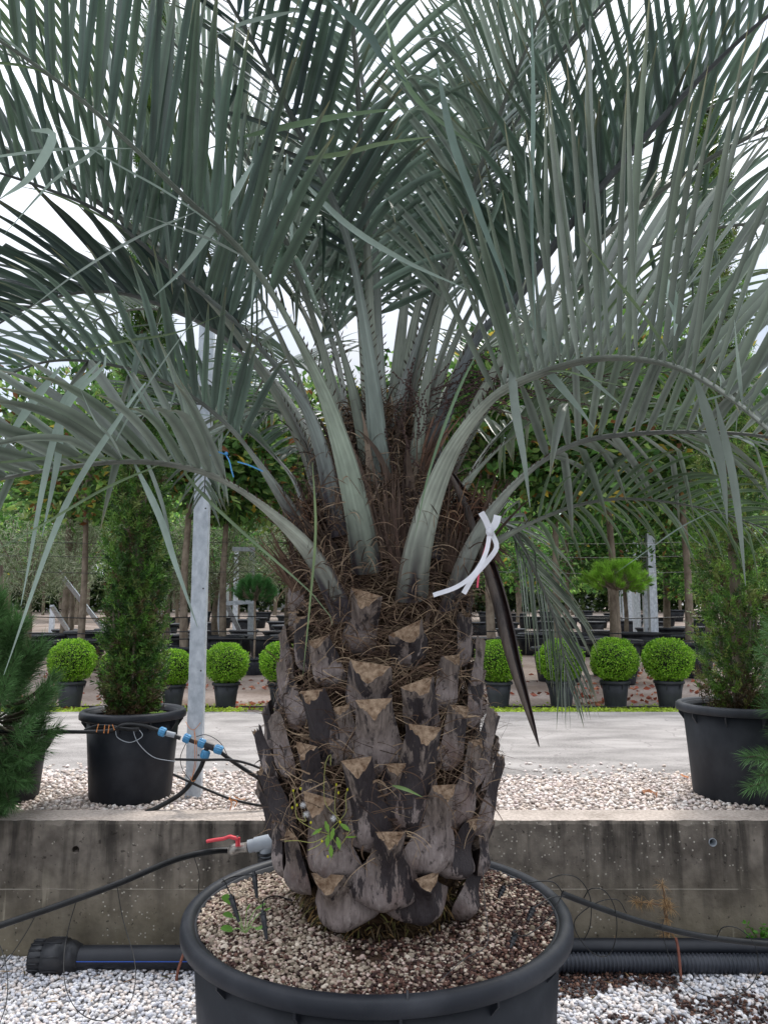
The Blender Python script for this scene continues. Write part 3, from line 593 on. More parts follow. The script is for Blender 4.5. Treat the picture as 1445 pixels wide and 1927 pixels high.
# ------------------------------------------------------------------ fronds
LC = {'dark': np.array(lin(76, 98, 88)), 'mid': np.array(lin(104, 126, 113)), 'pale': np.array(lin(146, 163, 150)), 'green': np.array(lin(100, 124, 92)), 'grey': np.array(lin(130, 141, 130)), 'deep': np.array(lin(52, 70, 70))}
def frond(P, w0=.075, w1=.022, start=.38, L=.55, sp=.032, lw=.026, abc=(.55, .75, .45), abc2=None, tone='mid', droop=.5, kinks=.05, upv=None, n=90, spines=True, limp=.0, sides=(1, -1), baselen=1.0, Lend=.45, petcol=None, rot=0):
    """pinnate frond along the path P (world space): petiole and rachis, two ranks of leaflets"""
    C_ = spline(P, n); RACH.append((C_, start)); seg = np.linalg.norm(np.diff(C_, axis=0), axis=1); D = np.concatenate([[0], np.cumsum(seg)]); Ltot = D[-1]; T = nrm(np.gradient(C_, axis=0))
    rad = C_ - np.array([AXX, YC, 0]); rad[:, 2] = 0; rad = nrm(rad)
    U = (np.array([0, 0, 1.])[None] * .85 - rad * .6) if upv is None else np.tile(nrm(np.array(upv, float)), (n, 1))
    bl_ = np.clip((D / Ltot - .06) / (start * .9), 0, 1)[:, None]; bl_ = bl_ * bl_ * (3 - 2 * bl_); U = -rad[:1] * (1 - bl_) + U * bl_   # clasps the trunk first, then turns its face up
    Nn = nrm(U - np.sum(U * T, 1, keepdims=True) * T); Sd = np.cross(T, Nn)
    if rot: c0, s0 = cos(rot), sin(rot); Nn, Sd = Nn * c0 + Sd * s0, Sd * c0 - Nn * s0
    mb = MB(); t = D / Ltot
    # width: broad clasping base -> petiole -> thin rachis
    w = np.where(t < start, w1 + (w0 - w1) * np.clip(1 - t / (start * .95), 0, 1) ** 1.12, w1 * (1 - .8 * np.clip((t - start) / (1 - start), 0, 1)) + .002)
    th = w * np.where(t < start, .5 + .25 * t / start, .8)
    K = 44; aa = np.linspace(0, 2 * pi, K, endpoint=False); ca, sa = np.cos(aa), np.sin(aa)
    dent = np.where(sa > 0, .35, 1.0)   # channelled above, keeled below
    V = C_[:, None] + Sd[:, None] * (ca[None, :, None] * w[:, None, None] * .5) + Nn[:, None] * (sa * dent * (1 + .05 * np.sin(aa * 5 + R.uniform(0, 6))))[None, :, None] * th[:, None, None] * .5
    base = petcol * [1.30, 1.19, 1.15] if petcol is not None else np.array(lin(132, 140, 126))
    dk = np.array(lin(44, 37, 42)); f = np.clip((t - .02 + .03 * R.normal()) / .16, 0, 1)[:, None]; ang = np.sin(aa * 3 + R.uniform(0, 6)) * .10 + np.sin(aa * 7 + R.uniform(0, 6)) * .07
    f = np.clip(f + ang[None] * (f > 0) * (1 - f) * 3, 0, 1)[:, :, None]; colr = dk * (1 - f) + base * f
    stk = 1 + R.normal(size=(1, K)) * .11 + R.normal(size=(1, K)) * .10 * np.sin(t[:, None] * 14 + R.uniform(0, 6, (1, K))) + R.normal(size=(n, K)) * .05; colr = colr * stk[:, :, None]
    edge = (np.abs(ca) > .93)[None, :, None] * np.clip(1 - t / start, 0, 1)[:, None, None] * .75; colr = colr * (1 - edge) + np.array(lin(72, 58, 50)) * edge
    colr = colr * (1 - .62 * np.clip((t - start * .8) / .2, 0, 1))[:, None, None]; CC = np.clip(colr, 0, 1).reshape(-1, 3); i, j = np.meshgrid(np.arange(n - 1), np.arange(K), indexing='ij'); j2 = (j + 1) % K
    mb.add(V.reshape(-1, 3), np.stack([i * K + j, i * K + j2, (i + 1) * K + j2, (i + 1) * K + j], -1).reshape(-1, 4), CC)
    o = put(mb, 'frond', M['petiole'])
    if w0 > .07:     # torn sheath fibres wrapped about the foot of the stalk
        fb = MB(); m = 130; i_ = R.integers(0, int(n * .17), m); sx = R.uniform(-1, 1, m); Q = C_[i_] + Sd[i_] * (sx * w[i_] * .5)[:, None] - Nn[i_] * (np.sqrt(np.clip(1 - sx ** 2, 0, 1)) * th[i_] * .52)[:, None]
        sgn = np.where(np.abs(sx) > .75, np.sign(sx), R.choice([-1, 1], m))[:, None]; Dq = Sd[i_] * sgn * R.uniform(.2, 1, (m, 1)) + T[i_] * R.normal(.35, .5, (m, 1)) - Nn[i_] * R.uniform(.0, .35, (m, 1)); pal = np.array([lin(*c) for c in ((112, 92, 76), (84, 68, 56), (146, 126, 104), (62, 50, 43))])
        keep = (np.abs(sx) > .6) | (i_ < n * .06); blades(fb, Q[keep], Dq[keep], R.uniform(.04, .13, m)[keep], R.uniform(.0012, .004, m)[keep], (pal[R.integers(0, 4, m)] * R.uniform(.7, 1.2, (m, 1)))[keep], 7, R.uniform(.3, 3.5, m)[keep]); put(fb, 'fibre', M['fibre'], o)
    if spines:
        m = int(start * Ltot / .022); q = np.linspace(.12, start, m); ix = np.clip((np.interp(q, t, np.arange(n))).astype(int), 0, n - 1)
        for sg in (1, -1):
            s = MB(); Pp = C_[ix] + Sd[ix] * (sg * w[ix] * .48)[:, None]; Dd = nrm(Sd[ix] * sg * .6 + T[ix] * .8 + Nn[ix] * .3 + R.normal(size=(m, 3)) * .12)
            blades(s, Pp, Dd, R.uniform(.012, .03, m), .005, np.array(lin(70, 58, 50)), 2)
            put(s, 'spine_row', M['fibre'], o)
    lf = MB(); m = int((1 - start) * Ltot / sp); q = np.linspace(start, .995, m)
    for sg in sides:
        qq = np.clip(q + R.normal(0, .1, m) * sp / Ltot, 0, .999); ix = np.interp(qq, t, np.arange(n)); i0 = ix.astype(int); fr = (ix - i0)[:, None]; i1 = np.minimum(i0 + 1, n - 1)
        Pp = C_[i0] * (1 - fr) + C_[i1] * fr; TT = T[i0]; NN = Nn[i0]; SS = Sd[i0]; u = ((qq - start) / (1 - start))
        a5 = np.array(list(abc) + (list(abc[1:3]) if len(abc) == 3 else []), float)
        b5 = a5 + [.5, 0, 0, 0, 0] if abc2 is None else np.array(list(abc2) + (list(abc2[1:3]) if len(abc2) == 3 else []), float)
        A = a5[None] * (1 - u[:, None]) + b5[None] * u[:, None]
        A = A[:, :3] if sg > 0 else A[:, [0, 3, 4]]
        jit = R.normal(size=(m, 3)) * .055
        Dd = nrm(TT * A[:, 0:1] + SS * sg * A[:, 1:2] + NN * A[:, 2:3] + jit)
        lenp = L * (Lend + (1 - Lend) * np.sin(pi * np.clip(.12 + u * .95, 0, 1)) ** .6) * R.uniform(.8, 1.1, m)
        tn = LC[tone] * [.93, .89, .89]; col = tn * R.uniform(.66, 1.34, (m, 1)); mixg = R.random((m, 1)) * .4; col = col * (1 - mixg) + LC['green'] * mixg * R.uniform(.8, 1.2, (m, 1))
        sdv = nrm(TT * .9 + NN * -.25 + R.normal(size=(m, 3)) * .14)
        kk = np.full((m, 2), 9.0); h = R.random(m) < kinks; kk[h, 0] = R.uniform(.3, .75, h.sum()); kk[h, 1] = R.uniform(.2, 1.2, h.sum())
        dr = droop * R.uniform(.5, 1.6, m) + np.where(R.random(m) < limp, 2.5, 0)
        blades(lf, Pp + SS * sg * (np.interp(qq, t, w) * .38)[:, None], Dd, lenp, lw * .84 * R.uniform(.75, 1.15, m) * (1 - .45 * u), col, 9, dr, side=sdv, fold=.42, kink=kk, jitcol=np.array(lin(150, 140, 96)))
    put(lf, 'leaflets', M['palm'], o); return o
RACH = []
def PT(*a): return [at(x, y, Y) for x, y, Y in a]
def B(x, y, f=.92): return tuple([x, y, on_trunk(x, y, f)[0][1]])
Z = lambda *a: [at(*q) for q in a]
# -- fronds whose stalks can be traced in the photograph
frond(Z(B(692, 1075), (672, 960, 2.27), (640, 830, 2.18), (590, 690, 2.06), (480, 500, 1.90), (340, 360, 1.78), (170, 200, 1.66), (0, 75, 1.56), (-200, -40, 1.5)), .098, .028, .46, .56, .036, .030, (.7, .45, .95), (.5, .34, 1.0), 'dark', .35, kinks=.05, upv=(.35, -.25, 1), petcol=np.array(lin(124, 140, 126)))
frond(Z(B(726, 985, .6), (712, 850, 2.42), (697, 690, 2.36), (665, 490, 2.28), (620, 360, 2.2), (560, 240, 2.12), (500, 120, 2.0), (430, 0, 1.88), (350, -130, 1.8)), .085, .028, .48, .46, .034, .032, (.55, .85, .25), None, 'deep', .4, kinks=.1, upv=(.5, .4, .5), petcol=np.array(lin(104, 118, 112)))
frond(Z(B(640, 1010, .85), (606, 850, 2.42), (560, 740, 2.40), (450, 610, 2.36), (330, 510, 2.3), (200, 405, 2.2), (90, 355, 2.1), (-60, 310, 2.0), (-220, 300, 1.9)), .082, .024, .42, .5, .032, .027, (.45, .4, .95), (.5, .4, 1), 'dark', .4, upv=(.15, -.1, 1), petcol=np.array(lin(104, 116, 112)))
frond(Z(B(618, 985, .8), (580, 860, 2.62), (520, 740, 2.66), (430, 640, 2.66), (330, 585, 2.62), (220, 550, 2.55), (100, 560, 2.45), (-20, 620, 2.35), (-140, 720, 2.3)), .09, .022, .40, .46, .028, .034, (.85, .4, .6), (.9, .4, .6), 'deep', .35, upv=(-.1, 0, 1), petcol=np.array(lin(120, 128, 124)))
frond(Z(B(600, 1040, .85), (545, 955, 2.45), (480, 860, 2.42), (425, 795, 2.38), (345, 735, 2.32), (230, 690, 2.24), (90, 680, 2.15), (-60, 740, 2.1)), .095, .022, .34, .42, .03, .028, (.5, .6, .7), None, 'mid', .6, kinks=.12, petcol=np.array(lin(124, 136, 128)))
frond(Z(B(652, 1165, .95), (598, 1060, 2.30), (540, 990, 2.24), (460, 925, 2.16), (370, 882, 2.08), (250, 866, 1.98), (110, 880, 1.88), (-20, 905, 1.8), (-200, 960, 1.75)), .080, .032, .42, .50, .038, .034, (.6, .5, .9, .5, .5), (.8, .4, .9, .4, .4), 'grey', .6, kinks=.33, upv=(0, -.25, 1), petcol=np.array(lin(140, 150, 138)))
frond(Z(B(590, 1080, .8), (566, 930, 2.7), (520, 860, 2.8), (440, 790, 2.9), (380, 760, 2.95), (290, 770, 3.0), (200, 830, 3.0)), .08, .02, .4, .36, .028, .026, (.4, .8, .35), None, 'mid', .6, petcol=np.array(lin(120, 130, 126)))
frond(Z(B(604, 900, .7), (590, 820, 2.9), (545, 770, 3.05), (490, 775, 3.15), (430, 800, 3.2), (392, 860, 3.2), (385, 930, 3.2)), .07, .018, .35, .34, .026, .026, (.5, .85, .1), None, 'pale', .7, petcol=np.array(lin(150, 160, 156)))
# right
frond(Z(B(774, 1125, .97), (785, 1040, 2.26), (815, 930, 2.22), (860, 830, 2.14), (930, 745, 2.02), (1020, 700, 1.86), (1130, 672, 1.66), (1250, 682, 1.46), (1350, 730, 1.32), (1450, 812, 1.22), (1560, 930, 1.15)), .108, .032, .40, .60, .030, .034, (.05, .4, 1.0), (.25, .25, 1.0), 'grey', .25, kinks=.0, upv=(.05, .0, 1), petcol=np.array(lin(136, 148, 136)))
frond(Z(B(842, 1140, .95), (872, 1060, 2.34), (925, 960, 2.32), (1000, 880, 2.28), (1090, 830, 2.24), (1200, 814, 2.2), (1330, 812, 2.12), (1460, 825, 2.05), (1620, 880, 2.0)), .098, .03, .40, .46, .032, .030, (.2, .5, .8, .7, -.2), None, 'grey', .6, kinks=.25, upv=(0, -.1, 1), petcol=np.array(lin(118, 128, 120)))
frond(Z(B(858, 1120, .8), (905, 1040, 2.5), (1000, 982, 2.52), (1100, 946, 2.52), (1200, 938, 2.5), (1340, 960, 2.46), (1480, 1010, 2.4)), .08, .022, .32, .34, .028, .02, (.4, .6, .5, .7, -.3), None, 'green', .9, petcol=np.array(lin(112, 124, 112)))
frond(Z(B(765, 1010, .5), (742, 900, 2.55), (752, 770, 2.6), (800, 600, 2.62), (845, 460, 2.6), (935, 268, 2.52), (1020, 140, 2.42), (1140, 0, 2.3), (1250, -110, 2.2)), .11, .036, .42, .55, .033, .028, (.35, .55, .75), None, 'mid', .4, upv=(-.4, .1, .8), petcol=np.array(lin(122, 134, 130)))
frond(Z(B(800, 1020, .8), (806, 880, 2.55), (850, 740, 2.55), (900, 630, 2.5), (970, 560, 2.42), (1030, 475, 2.32), (1130, 350, 2.18), (1250, 215, 2.02), (1390, 75, 1.86), (1520, -30, 1.75)), .11, .046, .42, .55, .034, .030, (.3, .6, .8), None, 'dark', .35, upv=(-.3, 0, .8), petcol=np.array(lin(96, 106, 108)))
frond(Z(B(825, 1060, .85), (850, 960, 2.5), (900, 880, 2.62), (1000, 790, 2.74), (1100, 730, 2.8), (1230, 700, 2.85), (1380, 720, 2.85)), .085, .02, .36, .40, .028, .026, (.5, .7, .3, .8, -.1), None, 'green', .8, petcol=np.array(lin(112, 124, 112)))
frond(Z(B(872, 1040, .8), (905, 985, 2.75), (955, 985, 2.92), (1008, 1080, 3.0), (1048, 1180, 3.02), (1070, 1290, 3.0)), .06, .018, .28, .40, .024, .017, (.9, .55, .1), (1.2, .25, .1), 'grey', .9, upv=(0, -1, .3), petcol=np.array(lin(120, 128, 118)))
frond(Z(B(845, 1020, .8), (880, 900, 2.8), (960, 800, 2.95), (1080, 760, 3.1), (1220, 790, 3.2), (1350, 860, 3.25)), .08, .02, .34, .4, .028, .026, (.5, .7, .3), None, 'green', .8)
# centre and behind
frond(Z(B(722, 1000, .4), (716, 800, 2.6), (712, 600, 2.62), (704, 420, 2.6), (690, 200, 2.55), (640, 0, 2.5), (560, -160, 2.4)), .10, .026, .36, .5, .034, .028, (.5, .7, .4), None, 'mid', .5, upv=(.2, .8, .3), petcol=np.array(lin(128, 140, 134)))
frond(Z(B(690, 1000, .3), (660, 800, 2.75), (625, 640, 2.9), (575, 480, 3.0), (520, 330, 3.05), (420, 200, 3.1), (300, 90, 3.1)), .09, .024, .36, .5, .032, .028, (.5, .7, .4), None, 'pale', .5, petcol=np.array(lin(134, 144, 138)))
frond(Z(B(745, 980, .3), (770, 800, 2.85), (800, 650, 3.0), (850, 470, 3.1), (890, 300, 3.15), (900, 120, 3.2), (880, -40, 3.2)), .09, .024, .36, .5, .032, .028, (.5, .7, .4), None, 'pale', .5)
frond(Z(B(705, 1000, .5), (690, 860, 2.5), (655, 700, 2.45), (610, 560, 2.5), (560, 500, 2.7), (500, 520, 2.9), (440, 600, 3.0)), .08, .02, .42, .36, .028, .024, (.5, .8, .2), None, 'mid', .7)
# -- the rest of the crown, spiralling round behind, to the sides and overhead
def arc(az, z0, lean, reach, lift, r0=.16):
    """az: direction seen from above (0 = right, 90 = away); the stalk rises, then bows out"""
    d = np.array([cos(az), sin(az), 0]); p = np.array([AXX, YC, z0]) + d * r0; P = [p]; L_ = 2.45; m = 9; el = lean
    for k in range(m):
        el_k = lean - (lean - lift) * ((k + .5) / m) ** 1.15; P.append(P[-1] + (d * cos(el_k) + np.array([0, 0, sin(el_k)])) * (L_ * reach / m))
    return P
ZT = at(AX, 960, YC)[2]
specs = []
for i in range(30):
    az = radians((i * 137.5) % 360); specs.append((az, i))
cnt = 0
for az, i in specs:
    deg = math.degrees(az); front = 205 < deg < 335
    if (front and i % 3) or (i < 12 and i % 3 == 1): continue
    if i < 12: lean, lift = radians(R.uniform(76, 84)), radians(R.uniform(22, 42))
    elif i < 21: lean, lift = radians(R.uniform(74, 82)), radians(R.uniform(5, 25))
    else: lean, lift = radians(R.uniform(66, 76)), radians(R.uniform(-30, -5))
    if front: lean, lift = radians(84), radians(R.uniform(42, 55))
    frond(arc(az, ZT - .004 * i + (.12 if i < 12 else 0), lean, R.uniform(.88, 1.05) * (.8 if front else 1), lift, .06 + .004 * i), .082, .026, .42, .52, .034, .028, (.5, .7, .45), None, ['pale', 'mid', 'dark', 'mid', 'pale', 'green'][i % 6], .55, kinks=.06, limp=.05, spines=False); cnt += 1
print('extra fronds', cnt)

# ------------------------------------------------------------------ loose, bent leaflets that cross the view
def strip(P, w_, col, name='leaflet', m='palm', parent=None, nn=14, fold=.35, taper=True, facing=None):
    P = spline(P, nn); T = nrm(np.gradient(P, axis=0)); v = nrm(EYE - P) if facing is None else np.tile(facing, (nn, 1)); sd_ = nrm(np.cross(T, v)); N = np.cross(sd_, T); t = np.linspace(0, 1, nn)
    ww = (w_ * .43 * (np.clip((1 - t) / .5, .04, 1) ** .8 * np.clip(t / .25, .12, 1) ** .7 if taper else np.ones(nn)))[:, None]
    V = np.stack([P + sd_ * ww + N * ww * fold, P, P - sd_ * ww + N * ww * fold], 1).reshape(-1, 3); F = [[i * 3 + j, i * 3 + j + 1, i * 3 + j + 4, i * 3 + j + 3] for i in range(nn - 1) for j in range(2)]
    mb = MB(); mb.add(V, F, col); return put(mb, name, M[m], parent)
pl, md = LC['pale'], LC['grey']
for pts, w_, c_ in [
    ([(960, 640, 1.95), (968, 760, 1.92), (985, 860, 1.9), (997, 955, 1.9)], .026, md), ([(975, 590, 1.9), (1060, 660, 1.88), (1120, 720, 1.87), (1168, 762, 1.87)], .022, pl),
    ([(985, 650, 1.95), (1040, 710, 1.93), (1090, 770, 1.92), (1117, 806, 1.92)], .024, pl), ([(1305, 700, 1.5), (1345, 830, 1.5), (1360, 900, 1.5), (1368, 985, 1.5)], .024, md * .8),
    ([(1345, 750, 1.45), (1375, 880, 1.45), (1390, 980, 1.45), (1402, 1102, 1.45)], .017, md * .8), ([(1250, 520, 1.4), (1265, 560, 1.38), (1272, 590, 1.38), (1268, 632, 1.38)], .022, LC['pale'] * 1.3),
    ([(480, 300, 1.9), (420, 400, 1.85), (350, 500, 1.85), (290, 558, 1.85)], .022, pl), ([(540, 290, 2.0), (545, 360, 1.98), (548, 420, 1.98), (551, 500, 1.98)], .016, pl), ([(515, 340, 1.95), (500, 420, 1.93), (482, 500, 1.93), (472, 590, 1.93)], .018, pl),
    ([(550, 300, 1.9), (640, 290, 1.85), (720, 270, 1.85), (830, 255, 1.85)], .014, LC['green'] * 1.1 * [1.1, 1, .95]), ([(440, 262, 1.9), (540, 238, 1.88), (660, 215, 1.88), (775, 203, 1.88)], .018, LC['green'] * 1.1), ([(560, 330, 1.9), (650, 420, 1.87), (760, 490, 1.87), (880, 545, 1.87)], .018, pl),
    ([(60, 245, 1.6), (100, 255, 1.6), (60, 330, 1.6), (0, 375, 1.6)], .022, pl * 1.1), ([(190, 1, 1.8), (210, 235, 1.7), (100, 340, 1.7), (10, 440, 1.7)], .014, pl),
    ([(200, 665, 1.8), (196, 690, 1.78), (110, 800, 1.78), (40, 1140, 1.78)], .018, pl), ([(275, 720, 1.85), (230, 780, 1.83), (120, 960, 1.83), (8, 1270, 1.83)], .017, pl * 1.05), ([(190, 680, 1.85), (120, 760, 1.83), (110, 860, 1.83), (80, 1010, 1.83)], .022, pl),
    ([(115, 690, 1.8), (60, 760, 1.8), (20, 820, 1.8), (-10, 870, 1.8)], .022, pl), ([(248, 860, 2.0), (300, 970, 1.98), (330, 1060, 1.98), (372, 1180, 1.98)], .020, pl), ([(262, 830, 2.0), (300, 930, 2.0), (318, 1000, 2.0), (326, 1058, 2.0)], .012, md),
    ([(620, 0, 1.7), (690, 60, 1.7), (720, 110, 1.7), (765, 155, 1.7)], .024, LC['dark']), ([(560, 20, 1.8), (470, 40, 1.8), (430, 55, 1.8), (390, 72, 1.8)], .012, pl), ([(722, 20, 1.8), (760, 150, 1.8), (830, 230, 1.8), (925, 290, 1.8)], .015, LC['green']),
    ([(822, 120, 1.75), (850, 260, 1.75), (900, 400, 1.75), (975, 590, 1.75)], .022, LC['mid'] * .9), ([(1000, 20, 1.7), (1003, 200, 1.7), (1000, 420, 1.7), (1008, 640, 1.7)], .012, LC['mid']), ([(1110, 30, 1.6), (1108, 220, 1.6), (1125, 420, 1.6), (1130, 640, 1.6)], .020, md * .8),
    ([(905, 650, 2.1), (860, 740, 2.1), (810, 880, 2.1), (780, 1010, 2.1)], .010, LC['green'] * 1.2), ([(360, 800, 2.1), (355, 900, 2.1), (590, 1120, 2.1), (626, 1176, 2.1)], .010, LC['green'] * 1.1 * [1.1, 1, .95]), ([(588, 870, 2.05), (594, 1000, 2.05), (582, 1150, 2.05), (570, 1272, 2.05)], .008, LC['green'] * 1.2 * [1.15, 1, .8])]:
    strip([at(*q) for q in pts], w_, c_, nn=16)

# thin strands that hang and cross in front of the crown
for k in range(52):
    C_, st = RACH[[0, 2, 3, 4, 5, 5, 8, 8, 9, 10, 9, 0, 5][k % 13]]; q = int(len(C_) * R.uniform(st + .02, .93)); p = C_[q]; out_ = nrm(np.array([p[0] - AXX, (p[1] - YC), 0])); d = nrm(out_ * R.uniform(-.2, 1.0) + np.array([R.normal() * .6, R.uniform(-.7, .1), R.uniform(-.5, .9)])); L_ = R.uniform(.3, .62)
    pts = [p, p + d * L_ * .35, p + d * L_ * .68 + np.array([0, 0, -.04 * L_]), p + d * L_ * .98 + np.array([0, 0, -.15 * L_ * R.random()])]; strip(pts, R.uniform(.004, .009), [LC['pale'] * .95, LC['green'] * [1.1, 1, .9], LC['grey']][k % 3], nn=16)
# ------------------------------------------------------------------ fibre, papery sheaths, dry fruit stalks, the dead spathe
def fibre():
    mb = MB(); n = 15000; zlo, zhi = at(AX, 1560, YC)[2], at(AX, 905, YC)[2]; z = zlo + (zhi - zlo) * R.random(n) ** .72; ph = R.uniform(0, 2 * pi, n)
    r = np.interp(z, *zip(*sorted([(at(AX, y, YC)[2], h * YC / FPX) for y, h in SIL]))); d = np.stack([np.cos(ph), np.sin(ph), 0 * ph], 1); tg = np.stack([-np.sin(ph), np.cos(ph), 0 * ph], 1)
    up_ = z > at(AX, 1130, YC)[2]; rr_ = r * (.74 + .27 * R.random(n) ** 1.5) * np.where(up_, .92, 1); P = np.array([AXX, YC, 0]) + d * rr_[:, None]; P[:, 2] = z
    sg = np.where(R.random(n) < .5, -1, 1)[:, None]
    D = tg * sg * R.uniform(.4, 1.1, (n, 1)) + d * R.uniform(-.1, .26, (n, 1)) + np.array([0, 0, 1.]) * (R.normal(size=(n, 1)) * .30 + np.where(up_, .45, .0)[:, None])
    pal = np.array([lin(*c) for c in ((104, 84, 68), (76, 59, 48), (138, 116, 94), (58, 44, 37), (162, 140, 114), (90, 70, 56))]); C = pal[R.integers(0, 6, n)] * R.uniform(.7, 1.15, (n, 1))
    # curl round the trunk
    L = R.uniform(.04, .17, n) * np.where(R.random(n) < .06, 1.7, 1); pos = P.copy(); dd = nrm(D); rings = []; W = R.uniform(.0006, .0017, n) * np.where(R.random(n) < .08, 2.2, 1); curl = R.normal(size=(n, 3)) * .55; ns = 8
    for k in range(ns + 1):
        s_ = nrm(np.cross(dd, pos - np.array([AXX, YC, 0]) * [1, 1, 0] - pos * [0, 0, 1] + [0, 0, 1e-3])); w_ = (W * (1 - .7 * k / ns))[:, None]; rings.append(np.stack([pos + s_ * w_, pos - s_ * w_], 1))
        rv = (pos - np.array([AXX, YC, 0])) * [1, 1, 0]; rl = np.linalg.norm(rv, axis=1, keepdims=True); dd = nrm(dd - rv / rl * (1.1 / ns * L[:, None] / .2) + curl / ns * 1.4 + np.array([0, 0, -1]) * (.9 / ns) + R.normal(size=(n, 3)) * .10); pos = pos + dd * (L / ns)[:, None]
    V = np.stack(rings, 1).reshape(n, -1, 3); f = np.array([[i * 2, i * 2 + 1, i * 2 + 3, i * 2 + 2] for i in range(ns)]); F = (f[None] + (np.arange(n) * (ns + 1) * 2)[:, None, None]).reshape(-1, 4)
    mb.add(V.reshape(-1, 3), F, np.repeat(C, (ns + 1) * 2, 0)); o = put(mb, 'fibre', M['fibre']); o['kind'] = 'stuff'
fibre()
def crown_fibre():
    mb = MB(); n = 6500; ph = R.uniform(0, 2 * pi, n); z = R.uniform(at(AX, 1120, YC)[2], at(AX, 770, YC)[2], n); r = np.interp(z, *zip(*sorted([(at(AX, y, YC)[2], h * YC / FPX) for y, h in SIL]))) * R.uniform(.35, 1.0, n); d = np.stack([np.cos(ph), np.sin(ph), 0 * ph], 1); P = np.array([AXX, YC, 0]) + d * r[:, None]; P[:, 2] = z
    pal = np.array([lin(*c) for c in ((112, 90, 74), (84, 66, 54), (150, 128, 104), (62, 48, 41))]); D = nrm(np.stack([-np.sin(ph), np.cos(ph), 0 * ph], 1) * R.normal(size=(n, 1)) + d * R.uniform(-.2, .7, (n, 1)) + R.normal(size=(n, 3)) * .4 + [0, 0, .5])
    blades(mb, P, D, R.uniform(.05, .17, n), R.uniform(.0012, .0045, n), pal[R.integers(0, 4, n)] * R.uniform(.7, 1.2, (n, 1)), 8, R.uniform(.5, 4.5, n)); o = put(mb, 'fibre', M['fibre']); o['kind'] = 'stuff'
crown_fibre()
def foot_roots():
    mb = MB(); n = 1500; ph = R.uniform(0, 2 * pi, n); z = R.uniform(SZ - .01, SZ + .12, n); r = np.array([trunk_r(q) for q in z]) * R.uniform(.68, .76, n); d = np.stack([np.cos(ph), np.sin(ph), 0 * ph], 1); P = np.array([AXX, YC, 0]) + d * r[:, None]; P[:, 2] = z
    pal = np.array([lin(*c) for c in ((74, 62, 44), (96, 80, 58), (56, 46, 34), (104, 100, 58), (130, 104, 66))]); blades(mb, P, d * R.uniform(0, .6, (n, 1)) + R.normal(size=(n, 3)) * .6 + [0, 0, -.5], R.uniform(.02, .07, n), R.uniform(.002, .006, n), pal[R.integers(0, 5, n)], 5, 1.0); o = put(mb, 'root_fibre', M['fibre']); o['kind'] = 'stuff'
foot_roots()
def sheaths():
    """torn papery leaf-sheath strips standing between the stalks"""
    mb = MB(); n = 240; ph = R.uniform(0, 2 * pi, n); z = R.uniform(at(AX, 1180, YC)[2], at(AX, 900, YC)[2], n)
    r = np.interp(z, *zip(*sorted([(at(AX, y, YC)[2], h * YC / FPX) for y, h in SIL]))) * R.uniform(.5, .9, n); d = np.stack([np.cos(ph), np.sin(ph), 0 * ph], 1); P = np.array([AXX, YC, 0]) + d * r[:, None]; P[:, 2] = z
    D = d * R.uniform(.05, .35, (n, 1)) + np.array([0, 0, 1.]) + R.normal(size=(n, 3)) * .15
    pal = np.array([lin(*c) for c in ((86, 73, 64), (64, 52, 46), (114, 98, 86), (48, 40, 36), (150, 134, 118))]); tg = np.stack([-np.sin(ph), np.cos(ph), 0 * ph], 1)
    blades(mb, P, D, R.uniform(.12, .30, n), R.uniform(.012, .05, n), pal[R.integers(0, 5, n)] * R.uniform(.7, 1.2, (n, 1)), 8, R.uniform(-.2, 1.6, n), side=tg + R.normal(size=(n, 3)) * .35, fold=.3, profile=lambda t: np.clip(1.05 - t, .03, 1) ** .7 * (1 - .25 * abs(math.sin(9 * t))))
    put(mb, 'sheath', M['fibre'])
sheaths()
def bigsheath(pts, w_, col):
    """a torn sheath: a bundle of narrow fibrous laths fanning from one base"""
    P = spline([at(*q) for q in pts], 12); L = np.linalg.norm(P[-1] - P[0]); D0 = nrm(P[3] - P[0]); D1 = nrm(P[-1] - P[-4]); v = nrm(EYE - P[5]); sd_ = nrm(np.cross(D0, v)); n = 26; mb = MB(); o = R.uniform(-.5, .5, n)
    Q = P[0] + sd_ * (o * w_ * .8)[:, None] - v * np.abs(R.normal(0, .008, n))[:, None]; D = D0 + sd_ * (o * .35)[:, None] + (D1 - D0) * R.uniform(.1, .6, (n, 1)) + R.normal(size=(n, 3)) * .05; C = np.array([lin(*col)]) * R.uniform(.5, 1.45, (n, 1))
    blades(mb, Q, D, L * R.uniform(.5, 1.1, n), R.uniform(.006, .020, n), C, 8, R.uniform(-.2, .7, n), side=np.tile(sd_, (n, 1)) + R.normal(size=(n, 3)) * .3, fold=.3, profile=lambda t: np.clip(1.03 - t, .03, 1) ** .6 * (1 - .2 * abs(math.sin(11 * t)))); put(mb, 'sheath', M['fibre'])
bigsheath([(640, 1090, 2.45), (600, 980, 2.42), (560, 925, 2.4), (545, 915, 2.38)], .09, (88, 74, 64))
bigsheath([(640, 1040, 2.5), (636, 960, 2.48), (615, 910, 2.46), (600, 892, 2.44)], .10, (88, 72, 62))
bigsheath([(735, 1050, 2.35), (728, 980, 2.34), (716, 900, 2.36), (712, 850, 2.38)], .07, (94, 78, 68))
bigsheath([(860, 1080, 2.4), (880, 980, 2.38), (885, 930, 2.36), (915, 885, 2.34)], .11, (84, 68, 58))
bigsheath([(785, 900, 2.5), (800, 840, 2.5), (815, 790, 2.5), (826, 766, 2.5)], .05, (128, 100, 84))
bigsheath([(900, 1010, 2.36), (925, 1040, 2.34), (940, 1055, 2.34), (956, 1068, 2.34)], .05, (90, 72, 62))
bigsheath([(765, 1100, 2.32), (770, 1040, 2.33), (745, 960, 2.36), (735, 900, 2.4)], .06, (78, 62, 54))
